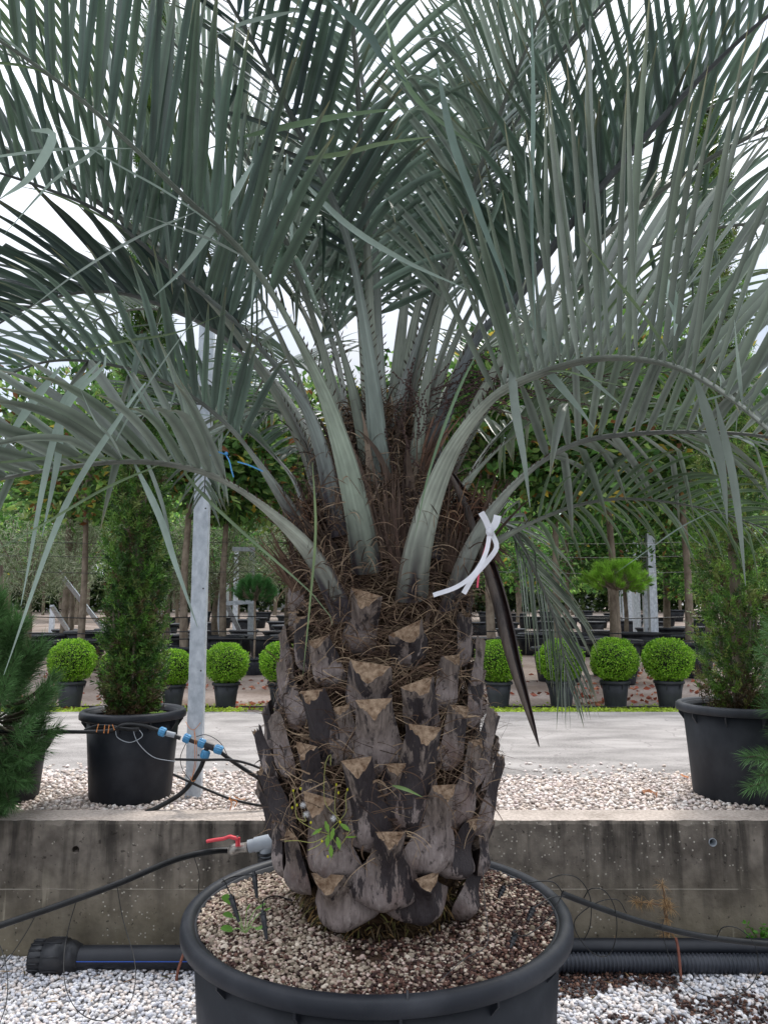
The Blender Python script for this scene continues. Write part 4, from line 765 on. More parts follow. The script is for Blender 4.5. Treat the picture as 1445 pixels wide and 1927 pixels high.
bigsheath([(565, 1110, 2.5), (545, 1050, 2.5), (520, 1020, 2.5), (505, 1005, 2.5)], .05, (100, 80, 66))
def clump(cx_, cy_, Y, rad, n):
    """matted ball of dark fibre"""
    mb = MB(); c = at(cx_, cy_, Y); u = nrm(R.normal(size=(n, 3))) * [1, .8, 1]; P = c + u * rad * R.uniform(.5, 1, (n, 1)); D = nrm(np.cross(u, R.normal(size=(n, 3)))); pal = np.array([lin(*q) for q in ((88, 62, 48), (112, 84, 66), (66, 46, 38), (150, 122, 96))])
    blades(mb, P, D, R.uniform(.04, .12, n), R.uniform(.002, .005, n), pal[R.integers(0, 4, n)], 6, R.uniform(0, 2, n)); o = put(mb, 'fibre', M['fibre']); o['kind'] = 'stuff'
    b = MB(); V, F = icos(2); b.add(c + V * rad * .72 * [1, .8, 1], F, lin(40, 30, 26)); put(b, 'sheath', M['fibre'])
clump(878, 965, 2.44, .075, 500); clump(575, 980, 2.48, .065, 400); clump(745, 1015, 2.42, .06, 300); clump(700, 930, 2.5, .08, 300)

def fruit():
    mb = MB(); col = np.array(lin(78, 62, 58))
    for k in range(46):
        if k < 34:
            s0 = at(800 + R.uniform(-10, 70), 800 - R.uniform(0, 70), 2.5); e = at(R.uniform(940, 1190), R.uniform(665, 800), R.uniform(2.3, 2.9)); mid = (s0 + e) / 2 + [0, 0, R.uniform(.02, .09)]
        else:
            s0 = at(R.uniform(745, 800), R.uniform(760, 900), 2.4); e = s0 + np.array([R.normal() * .05, -.02, R.uniform(.1, .22)]); mid = (s0 + e) / 2 + R.normal(size=3) * .02
        P = spline([s0, mid, e], 34); P = P + np.stack([np.sin(np.arange(34) * 2.1 + k), np.cos(np.arange(34) * 1.7), np.sin(np.arange(34) * 2.6)], 1) * .0028
        tube(mb, P, .0016, 4, col * R.uniform(.7, 1.3)); V, F = icos(0)
        for q in range(3, 33, 1):
            if R.random() < .7: mb.add(P[q] + V * .0034, F, col * R.uniform(.6, 1.2))
    put(mb, 'fruit_stalk', M['fibre'])
fruit()
def spathe():
    P = spline([at(846, 886, 2.42), at(880, 950, 2.40), at(915, 1050, 2.36), (at(940, 1130, 2.30)), at(966, 1240, 2.24), at(995, 1340, 2.2), at(1014, 1405, 2.18)], 40)
    t = np.linspace(0, 1, 40); w_ = .027 * np.clip(t * 5 + .35, 0, 1) * np.clip((1 - t) / .35, .02, 1) ** .7
    T, N, Bn = frames(P, (-.8, .6, 0)); mb = MB(); aa = np.linspace(-2.3, 2.3, 13); V = []
    for rr_, off in ((1, 0), (.8, .0)):
        V.append(P[:, None] + Bn[:, None] * (np.sin(aa)[None, :, None] * w_[:, None, None] * rr_ ) - N[:, None] * (-np.cos(aa + .0)[None, :, None] * w_[:, None, None] * .8 * rr_))
    a_, b_ = V[0].reshape(-1, 3), V[1].reshape(-1, 3); m = 13; i, j = np.meshgrid(np.arange(39), np.arange(12), indexing='ij'); F = np.stack([i * m + j, i * m + j + 1, (i + 1) * m + j + 1, (i + 1) * m + j], -1).reshape(-1, 4)
    mb.add(a_, F); mb.add(b_, F[:, ::-1], W1, 1)
    ed = []; VV = np.vstack([a_, b_]); k = len(a_)
    for i in range(39):
        for j in (0, 12): ed.append([i * m + j, (i + 1) * m + j, k + (i + 1) * m + j, k + i * m + j])
    mb.add(VV, ed); put(mb, 'spathe', [M['spathe'], M['spathe_in']])
spathe()

# ------------------------------------------------------------------ ribbons, twine, weeds, drippers
def ribbon(name, label, cat, strips, m, knot=None):
    p0 = at(*strips[0][0][0]); t = thing(name, label, cat, tuple(p0))
    for pts, w_ in strips: o = strip([at(*q) for q in pts], w_, W1, 'strand', m, t, nn=20, fold=.08, taper=False)
    if knot:
        k = MB(); V, F = icos(2); k.add(at(*knot[:3]) + V * knot[3] * [1, 1, 1.3] * (1 + .2 * np.sin(V @ [9, 7, 5]))[:, None], F); put(k, 'knot', M[m], t)
ribbon('ribbon', 'white plastic ribbon knotted on a stalk right of the trunk, with two trailing tails', 'ribbon', [([(921, 1003, 2.12), (914, 1040, 2.10), (893, 1078, 2.08), (860, 1104, 2.07), (815, 1120, 2.06)], .014), ([(925, 1003, 2.13), (934, 1030, 2.12), (915, 1058, 2.12), (892, 1084, 2.1), (872, 1117, 2.09)], .016), ([(921, 998, 2.12), (914, 980, 2.11), (905, 964, 2.10)], .02), ([(922, 998, 2.13), (932, 985, 2.13), (936, 970, 2.14)], .024)], 'white', (921, 1000, 2.12, .010))
ribbon('ribbon', 'thin pink ribbon hanging beside the white one right of the trunk', 'ribbon', [([(921, 1004, 2.13), (912, 1035, 2.12), (902, 1070, 2.12), (898, 1106, 2.12)], .006)], 'pink')
ribbon('twine', 'blue plastic twine knotted round a stalk left of the trunk', 'twine', [([(425, 855, 2.12), (405, 850, 2.11), (390, 862, 2.11), (378, 870, 2.11)], .0045), ([(425, 855, 2.12), (432, 868, 2.11), (436, 885, 2.10), (440, 898, 2.1)], .004), ([(447, 869, 2.12), (465, 874, 2.11), (480, 880, 2.11), (495, 887, 2.12)], .0045)], 'bluet', (426, 854, 2.12, .0045))

def cable(name, label, cat, pts, r, m='hose', n=60, group=None, world=False):
    P = spline([at(*q) for q in pts] if not world else pts, n); mb = MB(); p0 = P[0].copy(); tube(mb, P - p0, r, 8); return tag(mb.obj(name, M[m], loc=tuple(p0)), label, cat, group)
# weed rooted in the trunk
def trunk_weed():
    p0, _ = on_trunk(622, 1560, 1.0, .01); t = thing('weed', 'yellow budded weed with white seed heads growing out of the trunk', 'weed', tuple(p0)); Yb = p0[1]
    s = MB()
    for pts in [[(622, 1570), (640, 1545), (612, 1510), (612, 1440), (622, 1420), (622, 1440)], [(620, 1570), (590, 1560), (560, 1540), (556, 1510), (552, 1490)], [(560, 1540), (575, 1545), (571, 1530)], [(620, 1570), (590, 1585), (560, 1582), (535, 1583)], [(622, 1572), (600, 1590), (580, 1600)], [(622, 1560), (650, 1530), (650, 1500), (655, 1482)], [(635, 1545), (630, 1520), (632, 1480)], [(622, 1572), (640, 1590), (660, 1560)]]:
        P = spline([at(x, y, Yb - .03 - .0004 * abs(x - 622)) for x, y in pts], 20); tube(s, P, .0011, 5, lin(150, 150, 84))
    put(s, 'stem', M['needle'], t)
    for x, y, dx, dy in [(612, 1545, .35, -1), (628, 1558, -.2, -.9), (640, 1550, .9, -.5), (622, 1590, .1, -1), (650, 1575, .7, .2), (606, 1558, -.8, -.4), (634, 1575, .3, -1), (618, 1570, -.1, -1)]:
        lf = MB(); p = at(x, y, Yb - .045); D = nrm(np.array([dx, -.25, dy * .9])); blades(lf, p[None], D[None], .034, .015, np.array(lin(112, 150, 58)), 8, .4, side=np.array([[1, .1, .3]]), fold=.3, profile=lambda q: (.4 + .6 * abs(math.sin(q * 11))) * math.sin(pi * min(.96, q * .9 + .08))); put(lf, 'leaf', M['leaf'], t)
    for x, y in ((570, 1515), (576, 1533), (627, 1540)):
        f = MB(); n = 260; u = nrm(R.normal(size=(n, 3))); blades(f, np.tile(at(x, y, Yb - .05), (n, 1)), u, .011, .0009, (1, 1, 1), 1); put(f, 'seed_head', M['fluff'], t)
    for x, y in ((552, 1488), (566, 1484), (559, 1515), (550, 1520), (633, 1477), (654, 1486), (637, 1492), (606, 1583), (617, 1612), (640, 1547), (600, 1565), (585, 1548)):
        b = MB(); V, F = icos(1); b.add(at(x, y, Yb - .045) + V * .0031 * [1, 1, 1.4], F, lin(200, 196, 50)); put(b, 'bud', M['leaf'], t)
trunk_weed()
def pot_weed():
    p = at(463, 1672, 2.42); p[2] = SZ + .01; t = thing('weed', 'young broad leaved weed sprouting at the left edge of the big pot', 'weed', tuple(p))
    for a, h, le in ((-.9, .07, .03), (-.4, .11, .042), (.1, .075, .035), (.5, .08, .034), (1.0, .05, .03), (-1.3, .05, .036), (.8, .1, .02)):
        s = MB(); l = MB(); e = p + np.array([sin(a) * h * .8, R.normal() * .02, cos(a) * h]); P = spline([p, (p + e) / 2 + [0, 0, .012], e], 10); tube(s, P, .0016, 5, lin(150, 180, 110)); blades(l, e[None], nrm(np.array([[sin(a), -.3, .35]])), le, le * .72, np.array(lin(112, 160, 70)), 6, .3, side=np.array([[.3, 1, .25]]), fold=.2, profile=lambda q: math.sin(pi * min(.97, q * .88 + .1)) ** .6)
        put(s, 'stem', M['needle'], t); put(l, 'leaf', M['leaf'], t)
pot_weed()
strip([at(738, 1478, 2.2), at(765, 1486, 2.17), at(795, 1500, 2.16)], .011, np.array(lin(104, 128, 70)))
def dripper(x0, y0, x1, y1, Y, label, tubepts):
    a = at(x0, y0, Y); b_ = at(x1, y1, Y - .02); t = thing('dripper', label, 'dripper', tuple(b_), 'drip spikes stuck in the big pot'); m = MB(); tube(m, np.array([a, a * .9 + b_ * .1, a * .88 + b_ * .12, a * .5 + b_ * .5, b_]), np.array([.0045, .005, .0085, .007, .004]), 8, up=(0, 1, 0)); put(m, 'spike', M['black'], t)
    k = MB(); c0 = a * .8 + b_ * .2; d = nrm(b_ - a)
    for s_ in (.1, .35, .6): q = a * (1 - s_) + b_ * s_; tube(k, [q, q + d * .004], .0095, 10, up=(0, 1, 0))
    put(k, 'collar', M['black'], t)
    h = MB(); tube(h, spline([at(*q) for q in tubepts], 40), .0017, 6); put(h, 'feed_tube', M['hose'], t)
dripper(434, 1683, 450, 1735, 2.3, 'leftmost black drip spike in the big pot, below the broad leaved weed', [(420, 1655, 2.35), (425, 1662, 2.32), (434, 1683, 2.3)])
dripper(478, 1640, 484, 1690, 2.42, 'black drip spike standing beside the broad leaved weed', [(418, 1660, 2.3), (440, 1650, 2.4), (478, 1645, 2.42)])
dripper(494, 1712, 502, 1768, 2.22, 'black drip spike left of the trunk foot, nearest the pot front', [(550, 1695, 2.3), (520, 1686, 2.26), (497, 1694, 2.22), (494, 1714, 2.22)])
dripper(948, 1668, 938, 1690, 2.5, 'black drip spike right of the trunk, farthest back in the big pot', [(1062, 1685, 2.5), (1040, 1660, 2.5), (1000, 1660, 2.5), (948, 1668, 2.5)])
dripper(1004, 1708, 992, 1732, 2.38, 'black drip spike midway back at the right side of the big pot', [(1062, 1686, 2.45), (1035, 1690, 2.42), (1004, 1708, 2.38)])
dripper(970, 1756, 960, 1784, 2.24, 'black drip spike nearest the front at the right side of the big pot', [(1060, 1680, 2.4), (1030, 1730, 2.34), (990, 1760, 2.26), (965, 1755, 2.22), (970, 1750, 2.24)])
cable('drip_tube', 'thin grey feed tube running down the right of the trunk into the pot', 'tube', [(908, 1628, 2.44), (912, 1700, 2.36), (918, 1760, 2.26), (910, 1785, 2.2), (878, 1802, 2.18), (850, 1825, 2.14), (826, 1848, 2.1)], .0011, 'wire')
m_ = MB(); P = [at(766, 1864, 2.035), at(767, 1873, 2.022), at(766, 1888, 2.018)]; tube(m_, P, .0035, 6); tag(put(m_, 'seam', M['black'], big))

# ================================================================== YARD PIPES AND HOSES
def sect(mb, P, rs, n=28): tube(mb, P, np.array(rs), n, up=(0, 0, 1))
def mainpipe():
    a = at(165, 1797, 3.1); b = at(345, 1812, 3.08); y = 3.62; z = .062; x0 = at(62, 1800, y)[0]; x1 = at(150, 1800, y)[0]; r = .048
    t = thing('pressure_pipe', 'thick black water pipe with a blue stripe and ribbed end cap at the wall foot', 'pipe', (x0, y, 0))
    m = MB(); sect(m, np.array([[x1 - .04, y, z], [-.1, y, z]]), [r, r]); put(m, 'pipe', M['hdpe'], t)
    s = MB(); V = [];
    for x in (x1, -.1):
        for a_ in (-.035, .035): V.append([x, y - (r + .0012) * cos(a_ + .05), z + (r + .0012) * sin(a_ + .05)])
    s.add(V, [[0, 1, 3, 2]]); put(s, 'stripe', M['stripe'], t, smooth=False)
    c = MB(); sect(c, np.array([[x0, y, z], [x0, y, z], [x0 + .01, y, z], [x0 + .045, y, z], [x0 + .05, y, z], [x0 + .06, y, z], [x0 + .062, y, z], [x0 + .15, y, z], [x0 + .152, y, z], [x0 + .18, y, z], [x0 + .21, y, z], [x0 + .212, y, z]]), [.001, .062, .067, .069, .067, .067, .078, .077, .071, .067, .053, .047]); put(c, 'end_cap', M['black'], t)
    g = MB()
    for k in range(16):
        q = 2 * pi * k / 16; box(g, (x0 + .03, y + .0695 * cos(q), z + .0695 * sin(q)), (.055, .006, .006), np.array([[1, 0, 0], [0, cos(q), sin(q)], [0, -sin(q), cos(q)]]))
        if k % 2: box(g, (x0 + .105, y + .078 * cos(q), z + .078 * sin(q)), (.07, .005, .006), np.array([[1, 0, 0], [0, cos(q), sin(q)], [0, -sin(q), cos(q)]]))
    put(g, 'grip', M['black'], t)
mainpipe()
def rightpipes():
    y = 3.67; m = MB(); tube(m, [[.1, y, .085], [4.2, y, .083]], .036, 20); tag(m.obj('water_pipe', M['hdpe']), 'smooth black pipe running along the wall foot right of the big pot', 'pipe')
    x = np.arange(.1, 4.2, .0045); m = MB(); r = .037 + .0055 * np.sin(2 * pi * x / .018); P = np.stack([x, 3.575 + .012 * np.sin(x * 1.3), .052 + .004 * np.sin(x * 2 + 1)], 1); tube(m, P, r, 20); tag(m.obj('corrugated_conduit', M['corr']), 'grey blue ribbed flexible conduit lying in front of the smooth pipe', 'pipe')
    for x_, y_, lab in ((1290, 1785, 'short rusty rod hooked over the pipes right of the big pot'), (345, 1790, 'short rusty rod hooked over the striped pipe left of the big pot')):
        a = at(x_ - 5, y_ + 8, 3.5); m = MB(); P = spline([(a[0] - .015, 3.50, -.02), (a[0] - .012, 3.51, .05), (a[0] + .004, 3.57, .118), (a[0] + .014, 3.62, .14)], 14); tube(m, P, .006, 8); tag(m.obj('ground_rod', M['copper']), lab, 'rod')
rightpipes()
# valve + hose at left
def valve():
    y = 3.36; p = at(500, 1590, y); t = thing('valve', 'red handled ball valve on a grey pipe elbow, left of the trunk foot', 'valve', tuple(p)); Q = lambda x_, y_, d=0: at(x_, y_, y + d)
    m = MB(); ax = [Q(468, 1593), Q(480, 1590), Q(500, 1585), Q(516, 1583)]; tube(m, [ax[0], ax[1]], .026, 20); tube(m, [Q(480, 1590), Q(520, 1581)], .030, 20); tube(m, spline([Q(503, 1585), Q(500, 1600), Q(499, 1612)], 8), .024, 16); tube(m, spline([Q(518, 1582), Q(540, 1578), Q(560, 1580)], 8), .026, 16); tube(m, [(Q(499, 1608))[0:3], np.array([Q(499, 1608)[0], y, .02])], .022, 16); put(m, 'elbow_pipe', M['pvc'], t)
    m = MB(); tube(m, [Q(430, 1600), Q(433, 1600), Q(434, 1600), Q(446, 1597), Q(450, 1596), Q(466, 1594)], np.array([.016, .018, .023, .023, .019, .022]), 8); put(m, 'body', M['brass'], t)
    m = MB(); tube(m, [Q(498, 1604), Q(498, 1609)], .031, 20); tube(m, [Q(498, 1612), Q(498, 1620)], .029, 20); put(m, 'clamp', M['black'], t)
    m = MB(); P = spline([Q(449, 1577, -.03), Q(440, 1575, -.03), Q(432, 1573, -.03), Q(420, 1577, -.03), Q(405, 1579, -.03), Q(389, 1582, -.03)], 20); T, N, Bv = frames(P, (0, 0, 1)); w_ = np.linspace(.010, .007, 20)
    V = np.stack([P + N * .0025 + Bv * w_[:, None], P + N * .0025 - Bv * w_[:, None], P - N * .0085 - Bv * w_[:, None], P - N * .0085 + Bv * w_[:, None]], 1).reshape(-1, 3)
    m.add(V, [[i * 4 + j, i * 4 + (j + 1) % 4, (i + 1) * 4 + (j + 1) % 4, (i + 1) * 4 + j] for i in range(19) for j in range(4)]); m.add(V[-4:], [[0, 1, 2, 3]]); tube(m, [Q(448, 1592, -.03), Q(448, 1576, -.03)], .010, 10); put(m, 'handle', M['red'], t)
    m = MB(); tube(m, [Q(447, 1577, -.03), Q(447, 1573, -.03)], .005, 6); put(m, 'screw', M['brass'], t)
valve()
cable('hose', 'black hose climbing from the left edge of the yard up to the red handled valve', 'hose', [(-120, 1786, 2.95), (0, 1742, 3.0), (100, 1708, 3.08), (220, 1664, 3.16), (330, 1618, 3.27), (400, 1602, 3.33), (432, 1600, 3.36)], .0125)
cable('hose', 'black hose sloping from the big pot rim down to the right edge of the yard', 'hose', [(1058, 1682, 2.7), (1110, 1702, 2.72), (1200, 1733, 2.75), (1300, 1758, 2.78), (1380, 1770, 2.8), (1560, 1788, 2.85)], .0105)
T_ = 'tube'; g_ = 'thin drip tubes looping off the yard hoses'
cable('drip_tube', 'thin black tube hanging in a deep loop below the left hose', T_, [(220, 1664, 3.16), (232, 1730, 3.1), (252, 1800, 3.0), (255, 1850, 2.9), (240, 1895, 2.78), (195, 1921, 2.7), (150, 1905, 2.74), (125, 1860, 2.85), (121, 1800, 2.98), (130, 1745, 3.08), (145, 1693, 3.12)], .0016, group=g_)
cable('drip_tube', 'thin black tube slanting down from the left hose to the left edge', T_, [(70, 1718, 3.06), (50, 1755, 3.04), (20, 1800, 3.0), (-10, 1838, 2.95)], .0016, group=g_)
cable('drip_tube', 'thin black tube curving down the far left edge above the pebbles', T_, [(-20, 1740, 2.8), (5, 1790, 2.74), (15, 1840, 2.66), (12, 1890, 2.58), (-5, 1940, 2.5)], .0016, group=g_)
cable('drip_tube', 'short black tube dropping from the left hose behind the pot rim', T_, [(365, 1610, 3.3), (375, 1645, 3.3), (374, 1680, 3.3), (376, 1700, 3.3)], .0016, group=g_)
cable('drip_tube', 'thin black tube looping high above the pot rim at its right', T_, [(1030, 1655, 2.72), (1060, 1646, 2.72), (1090, 1655, 2.72), (1110, 1690, 2.72), (1110, 1740, 2.72), (1098, 1770, 2.74)], .0016, group=g_)
cable('drip_tube', 'thin black tube ringing round below the right hose beside the pot', T_, [(1098, 1690, 2.72), (1110, 1673, 2.7), (1135, 1675, 2.7), (1155, 1705, 2.72), (1160, 1750, 2.74), (1150, 1790, 2.76), (1130, 1800, 2.76), (1100, 1780, 2.74), (1080, 1735, 2.72), (1120, 1700, 2.72), (1160, 1693, 2.72), (1178, 1718, 2.74)], .0016, group=g_)
cable('drip_tube', 'thin black tube in a wide loop over the pebbles at the right', T_, [(1348, 1764, 2.78), (1360, 1745, 2.76), (1390, 1748, 2.74), (1420, 1780, 2.72), (1424, 1830, 2.7), (1400, 1865, 2.66), (1350, 1878, 2.62), (1300, 1860, 2.62), (1262, 1810, 2.68), (1246, 1750, 2.74), (1248, 1730, 2.76)], .0016, group=g_)

# dry pine seedling and creeping greenery at the wall
def dryseed():
    p = at(1262, 1795, 3.66); p[2] = .0; t = thing('dry_seedling', 'dead brown pine seedling against the retaining wall on the right', 'seedling', tuple(p)); s = MB(); nd = MB()
    for pts, ends in [([(1290, 1800), (1270, 1770), (1250, 1720), (1250, 1690), (1245, 1665)], 1), ([(1248, 1705), (1225, 1700), (1195, 1697)], 1), ([(1255, 1730), (1252, 1700), (1262, 1710)], 1), ([(1180, 1800), (1160, 1775), (1150, 1780)], 1), ([(1270, 1770), (1262, 1755), (1245, 1760)], 1)]:
        P = spline([at(x, y, 3.70) for x, y in pts], 16); tube(s, P, .003, 5, lin(130, 100, 74)); e = P[-1]; 
        for q in (P[-1], P[-4], P[-8]):
            n = 34; u = nrm(R.normal(size=(n, 3)) + np.array([0, -.3, .15])); blades(nd, np.tile(q, (n, 1)), u, R.uniform(.03, .055, n), .0022, np.array([lin(176, 144, 102)] * n) * R.uniform(.7, 1.1, (n, 1)), 3, .7)
    put(s, 'stem', M['needle'], t); put(nd, 'needles', M['needle'], t)
dryseed()
def creeper(x, y, label, n, rx, ry, gap=0):
    p = at(x, y, 3.72); t = thing('creeper', label, 'plant', (p[0], p[1], 0)); s = MB(); l = MB(); 
    for k in range(n):
        e = at(x + R.uniform(-rx, rx), y - R.uniform(0, ry), R.uniform(3.64, 3.75)); P = spline([(p[0] + R.normal() * .03, 3.72, .06), (p + e) / 2 + R.normal(size=3) * .01, e], 12); tube(s, P, .0014, 4, lin(90, 120, 50))
        q = P[3:]; m = 2 * len(q); Q = np.repeat(q, 2, 0); D = R.normal(size=(m, 3)) * [1, .5, .7] + [0, -.4, .3]; leaves(l, Q, D, R.uniform(.014, .024, m), .013, np.array([lin(92, 150, 52)]) * R.uniform(.7, 1.2, (m, 1)), fold=.1)
    put(s, 'stem', M['needle'], t); put(l, 'foliage', M['leaf'], t)
creeper(1430, 1790, 'green small leaved creeper climbing the wall at the right edge', 16, 30, 70); creeper(1385, 1790, 'low green creeper tuft behind the pipes near the right edge', 6, 14, 18)

# ================================================================== UPPER TERRACE: near things
def cypress(px, base_y, Y, label, hw, top, spec=0, n=17000, sparse=0.0, tint=(1, 1, 1), lowgap=.0):
    """columnar cypress: many upright feathery sprays round a hidden trunk"""
    z0 = G(Y) + .40; x0 = at(px, base_y, Y)[0]; t = thing('cypress', label, 'cypress', (x0, Y, z0)); H = top - z0
    tr = MB(); k = np.linspace(0, 1, 14); tube(tr, np.stack([x0 + .012 * np.sin(k * 7), Y + 0 * k, z0 - .03 + k * H * .96], 1), .032 * (1 - k * .9) + .003, 8)
    for _ in range(9):
        a = R.uniform(0, 6.28); h = R.uniform(.02, .25); P = spline([(x0 + cos(a) * .02, Y + sin(a) * .02, z0 + h), (x0 + cos(a) * .09, Y + sin(a) * .09, z0 + h + .18), (x0 + cos(a) * .12, Y + sin(a) * .12, z0 + h + .45)], 8); tube(tr, P, .008, 5)
    put(tr, 'trunk', M['bark'], t)
    nc = n // 26; h = R.random(nc) ** 1.25; prof = hw * np.clip(h / .03, .6, 1) ** .6 * np.clip((1 - h) / .75, 0, 1) ** .55; a = R.uniform(0, 2 * pi, nc)
    lump = 1 + .10 * np.sin(a * 3 + h * 17) * np.sin(h * 23 + a) + .08 * np.sin(a * 5 - h * 41); q = 1 - R.random(nc) ** 1.6 * .75; r = prof * lump * q
    keep = noise2(a * .7, h * 12, 1.6, 3) > -1.3 + sparse * 1.2; a, q, h, r = a[keep], q[keep], h[keep], r[keep]; nc = len(a)
    Cn = np.stack([x0 + r * np.cos(a), Y + r * np.sin(a), z0 + .03 + h * H], 1); pal = np.array([lin(*c) for c in ((66, 106, 42), (88, 132, 48), (46, 78, 34), (108, 146, 60), (70, 104, 46), (116, 132, 70))]) * np.array(tint)
    Cc = pal[R.integers(0, 6, nc)] * R.uniform(.7, 1.2, (nc, 1)); dry = R.random(nc) < (.05 + .7 * np.clip(.07 - h, 0, 1) / .07 + .25 * (q < .5)); Cc[dry] = np.array(lin(96, 80, 56)) * R.uniform(.6, 1.1, (dry.sum(), 1))
    Dc = np.stack([np.cos(a) * .55, np.sin(a) * .55, np.full(nc, .9)], 1) + R.normal(size=(nc, 3)) * .3; k = 26; Dn = np.repeat(nrm(Dc), k, 0); m_ = nc * k; s_ = R.random(m_); P = np.repeat(Cn, k, 0) + Dn * (s_ * .075 - .03)[:, None] + R.normal(size=(m_, 3)) * .006
    D = Dn * .8 + nrm(R.normal(size=(m_, 3))) * .75; f = MB(); blades(f, P, D, R.uniform(.012, .030, m_), .0062, np.repeat(Cc, k, 0) * R.uniform(.8, 1.2, (m_, 1)), 1, .1, profile=lambda t: 1 - .75 * t)
    put(f, 'crown', M['needle'], t); return t
pcy = at(245, 1525, 4.33); prt = at(1396, 1518, 4.36)
pot('plant_pot', 'large black pot standing on the terrace behind the wall, holding the left cypress', .282, .47, (pcy[0], 4.33, G(4) + .004), M['pot'], ribs=10, rim=.045, n=64)
pot('plant_pot', 'large scuffed grey pot at the right edge, holding the straggly cypress', .32, .50, (prt[0], 4.36, G(4) + .004), M['potold'], ribs=10, rim=.045, n=64)
cypress(247, 1360, 4.33, 'dense dark green column cypress in the black pot on the left', .160, at(247, -60, 4.33)[2], n=150000)
cypress(1392, 1350, 4.36, 'straggly yellow green cypress in the grey pot at the right edge', .20, at(1385, 160, 4.36)[2], n=90000, sparse=.25, tint=(1.35, 1.2, 1.15))
def pot_sprout(x, y, Y, label):
    p = at(x, y, Y); p[2] = G(Y) + .46; t = thing('weed', label, 'weed', tuple(p)); l = MB(); n = 16; a = np.linspace(0, 6.28, n) + R.normal(size=n) * .2; D = np.stack([np.cos(a), np.sin(a), np.full(n, .55)], 1); blades(l, np.tile(p, (n, 1)), D, R.uniform(.03, .055, n), .015, np.array([lin(140, 170, 90)] * n), 4, .5, fold=.2); put(l, 'leaf', M['leaf'], t)
pot_sprout(297, 1360, 4.2, 'small pale green rosette weed in the left cypress pot')

def pine(x, Y, z0, label, blobs, H, dense=1.0):
    """shrubby pine: candles of long needles at branch ends"""
    t = thing('pine', label, 'pine', (x, Y, z0)); tr = MB(); tube(tr, spline([(x, Y, z0), (x + .03, Y, z0 + H * .5), (x, Y, z0 + H)], 12), np.linspace(.035, .012, 12), 8); nd = MB()
    for c in blobs:
        c = np.array(c, float); s0 = np.array([x, Y, max(z0 + .1, c[2] - .22)]); P = spline([s0 * .75 + c * .25, s0 * .4 + c * .6 - [0, 0, .03], c], 10); tube(tr, P, np.linspace(.007, .003, 10), 6, (.35, .38, .3))
        ax = nrm(P[-1] - P[-3] + [0, 0, .03]); n = int(230 * dense); s_ = R.random(n); Q = c - ax * (s_ * .24)[:, None]; u = R.normal(size=(n, 3)); u = nrm(u - np.sum(u * ax, 1, keepdims=True) * ax); D = u * (.35 + .75 * s_)[:, None] + ax * .8
        C = np.array([lin(84, 120, 70)]) * R.uniform(.6, 1.5, (n, 1)); blades(nd, Q, D, R.uniform(.06, .105, n), .0024, C, 3, .25)
    put(tr, 'trunk', M['bark'], t); put(nd, 'crown', M['needle'], t)
bl = []
for _ in range(240):
    z = R.uniform(-1, 1); q = R.uniform(0, 6.28); s_ = R.uniform(.75, 1) ; rad = .50 * (1 - .35 * max(z, 0)); hx = rad * math.sqrt(1 - min(z * z, .98)) * s_
    bl.append((-2.06 + hx * cos(q), 3.85 + hx * sin(q) * .8, 1.13 + z * .60))
for _ in range(16): bl.append((-1.98 + R.uniform(-.1, .28), 3.6 + R.uniform(-.05, .1), R.uniform(.5, .95)))
pine(-2.06, 4.15, G(4) + .3, 'dark green bushy pine overhanging the wall at the left edge', bl, .95)
pot('plant_pot', 'black pot under the dark pine beyond the left edge', .26, .34, (-2.06, 4.28, G(4) + .004), M['pot'], ribs=8, rim=.04, n=48)
bl = []
for _ in range(80):
    q = R.uniform(0, 6.28); bl.append((2.14 + .34 * cos(q) * R.uniform(.5, 1), 3.7 + .3 * sin(q), R.uniform(.70, 1.70)))
for x_, y_ in ((1395, 1425), (1418, 1460), (1400, 1480), (1430, 1430), (1425, 1230), (1435, 1190), (1438, 1280)): bl.append(tuple(at(x_ + 10, y_, 3.6)))
pine(2.62, 4.2, G(4) + .3, 'blue green pine reaching in over the wall at the right edge', bl, .95, .8)
pot('plant_pot', 'black pot under the blue green pine beyond the right edge', .24, .34, (2.62, 4.2, G(4) + .004), M['pot'], ribs=8, rim=.04, n=48)

# galvanised post, hose fittings
def ipost(name, label, x, Y, w_, zt, group=None, dep=None, lean=0, hollow=True):
    g = G(Y) - .02; t = thing(name, label, 'post', (x, Y, g), group); m = MB(); d_ = dep or w_ * .55; th = .006
    a = (x, Y - d_ / 2, g); b = (x + lean, Y - d_ / 2, zt)
    beam(m, a, b, w_, th); beam(m, (x - w_ / 2 + th / 2, Y, g), (x - w_ / 2 + th / 2 + lean, Y, zt - .002), th, d_ - th - .003); beam(m, (x + w_ / 2 - th / 2, Y, g), (x + w_ / 2 - th / 2 + lean, Y, zt - .002), th, d_ - th - .003)
    put(m, 'channel', M['galv'], t, smooth=False)
    b_ = MB(); 
    for z in np.arange(g + .25, zt, .45): tube(b_, [(x + w_ * .3, Y - d_ / 2 - .004, z), (x + w_ * .3, Y - d_ / 2 - .003 + .001, z)], .005, 8, up=(0, 0, 1))
    put(b_, 'bolt', M['wire'], t); return t
px_ = at(365, 1512, 4.34); ipost('steel_post', 'tall galvanised steel post by the left cypress pot', px_[0], 4.34, .084, at(365, 575, 4.34)[2], dep=.05)
YH = 4.0
cable('hose', 'thick black hose running in from the left over the cypress pot to the blue fittings', 'hose', [(-60, 1376, YH), (90, 1377, YH), (200, 1376, YH), (235, 1364, YH), (270, 1366, YH), (300, 1375, YH)], .0098)
cable('hose', 'thick black hose looping on top of the left cypress pot', 'hose', [(160, 1375, YH + .05), (190, 1366, YH + .05), (240, 1372, YH - .02), (262, 1372, YH - .02)], .010)
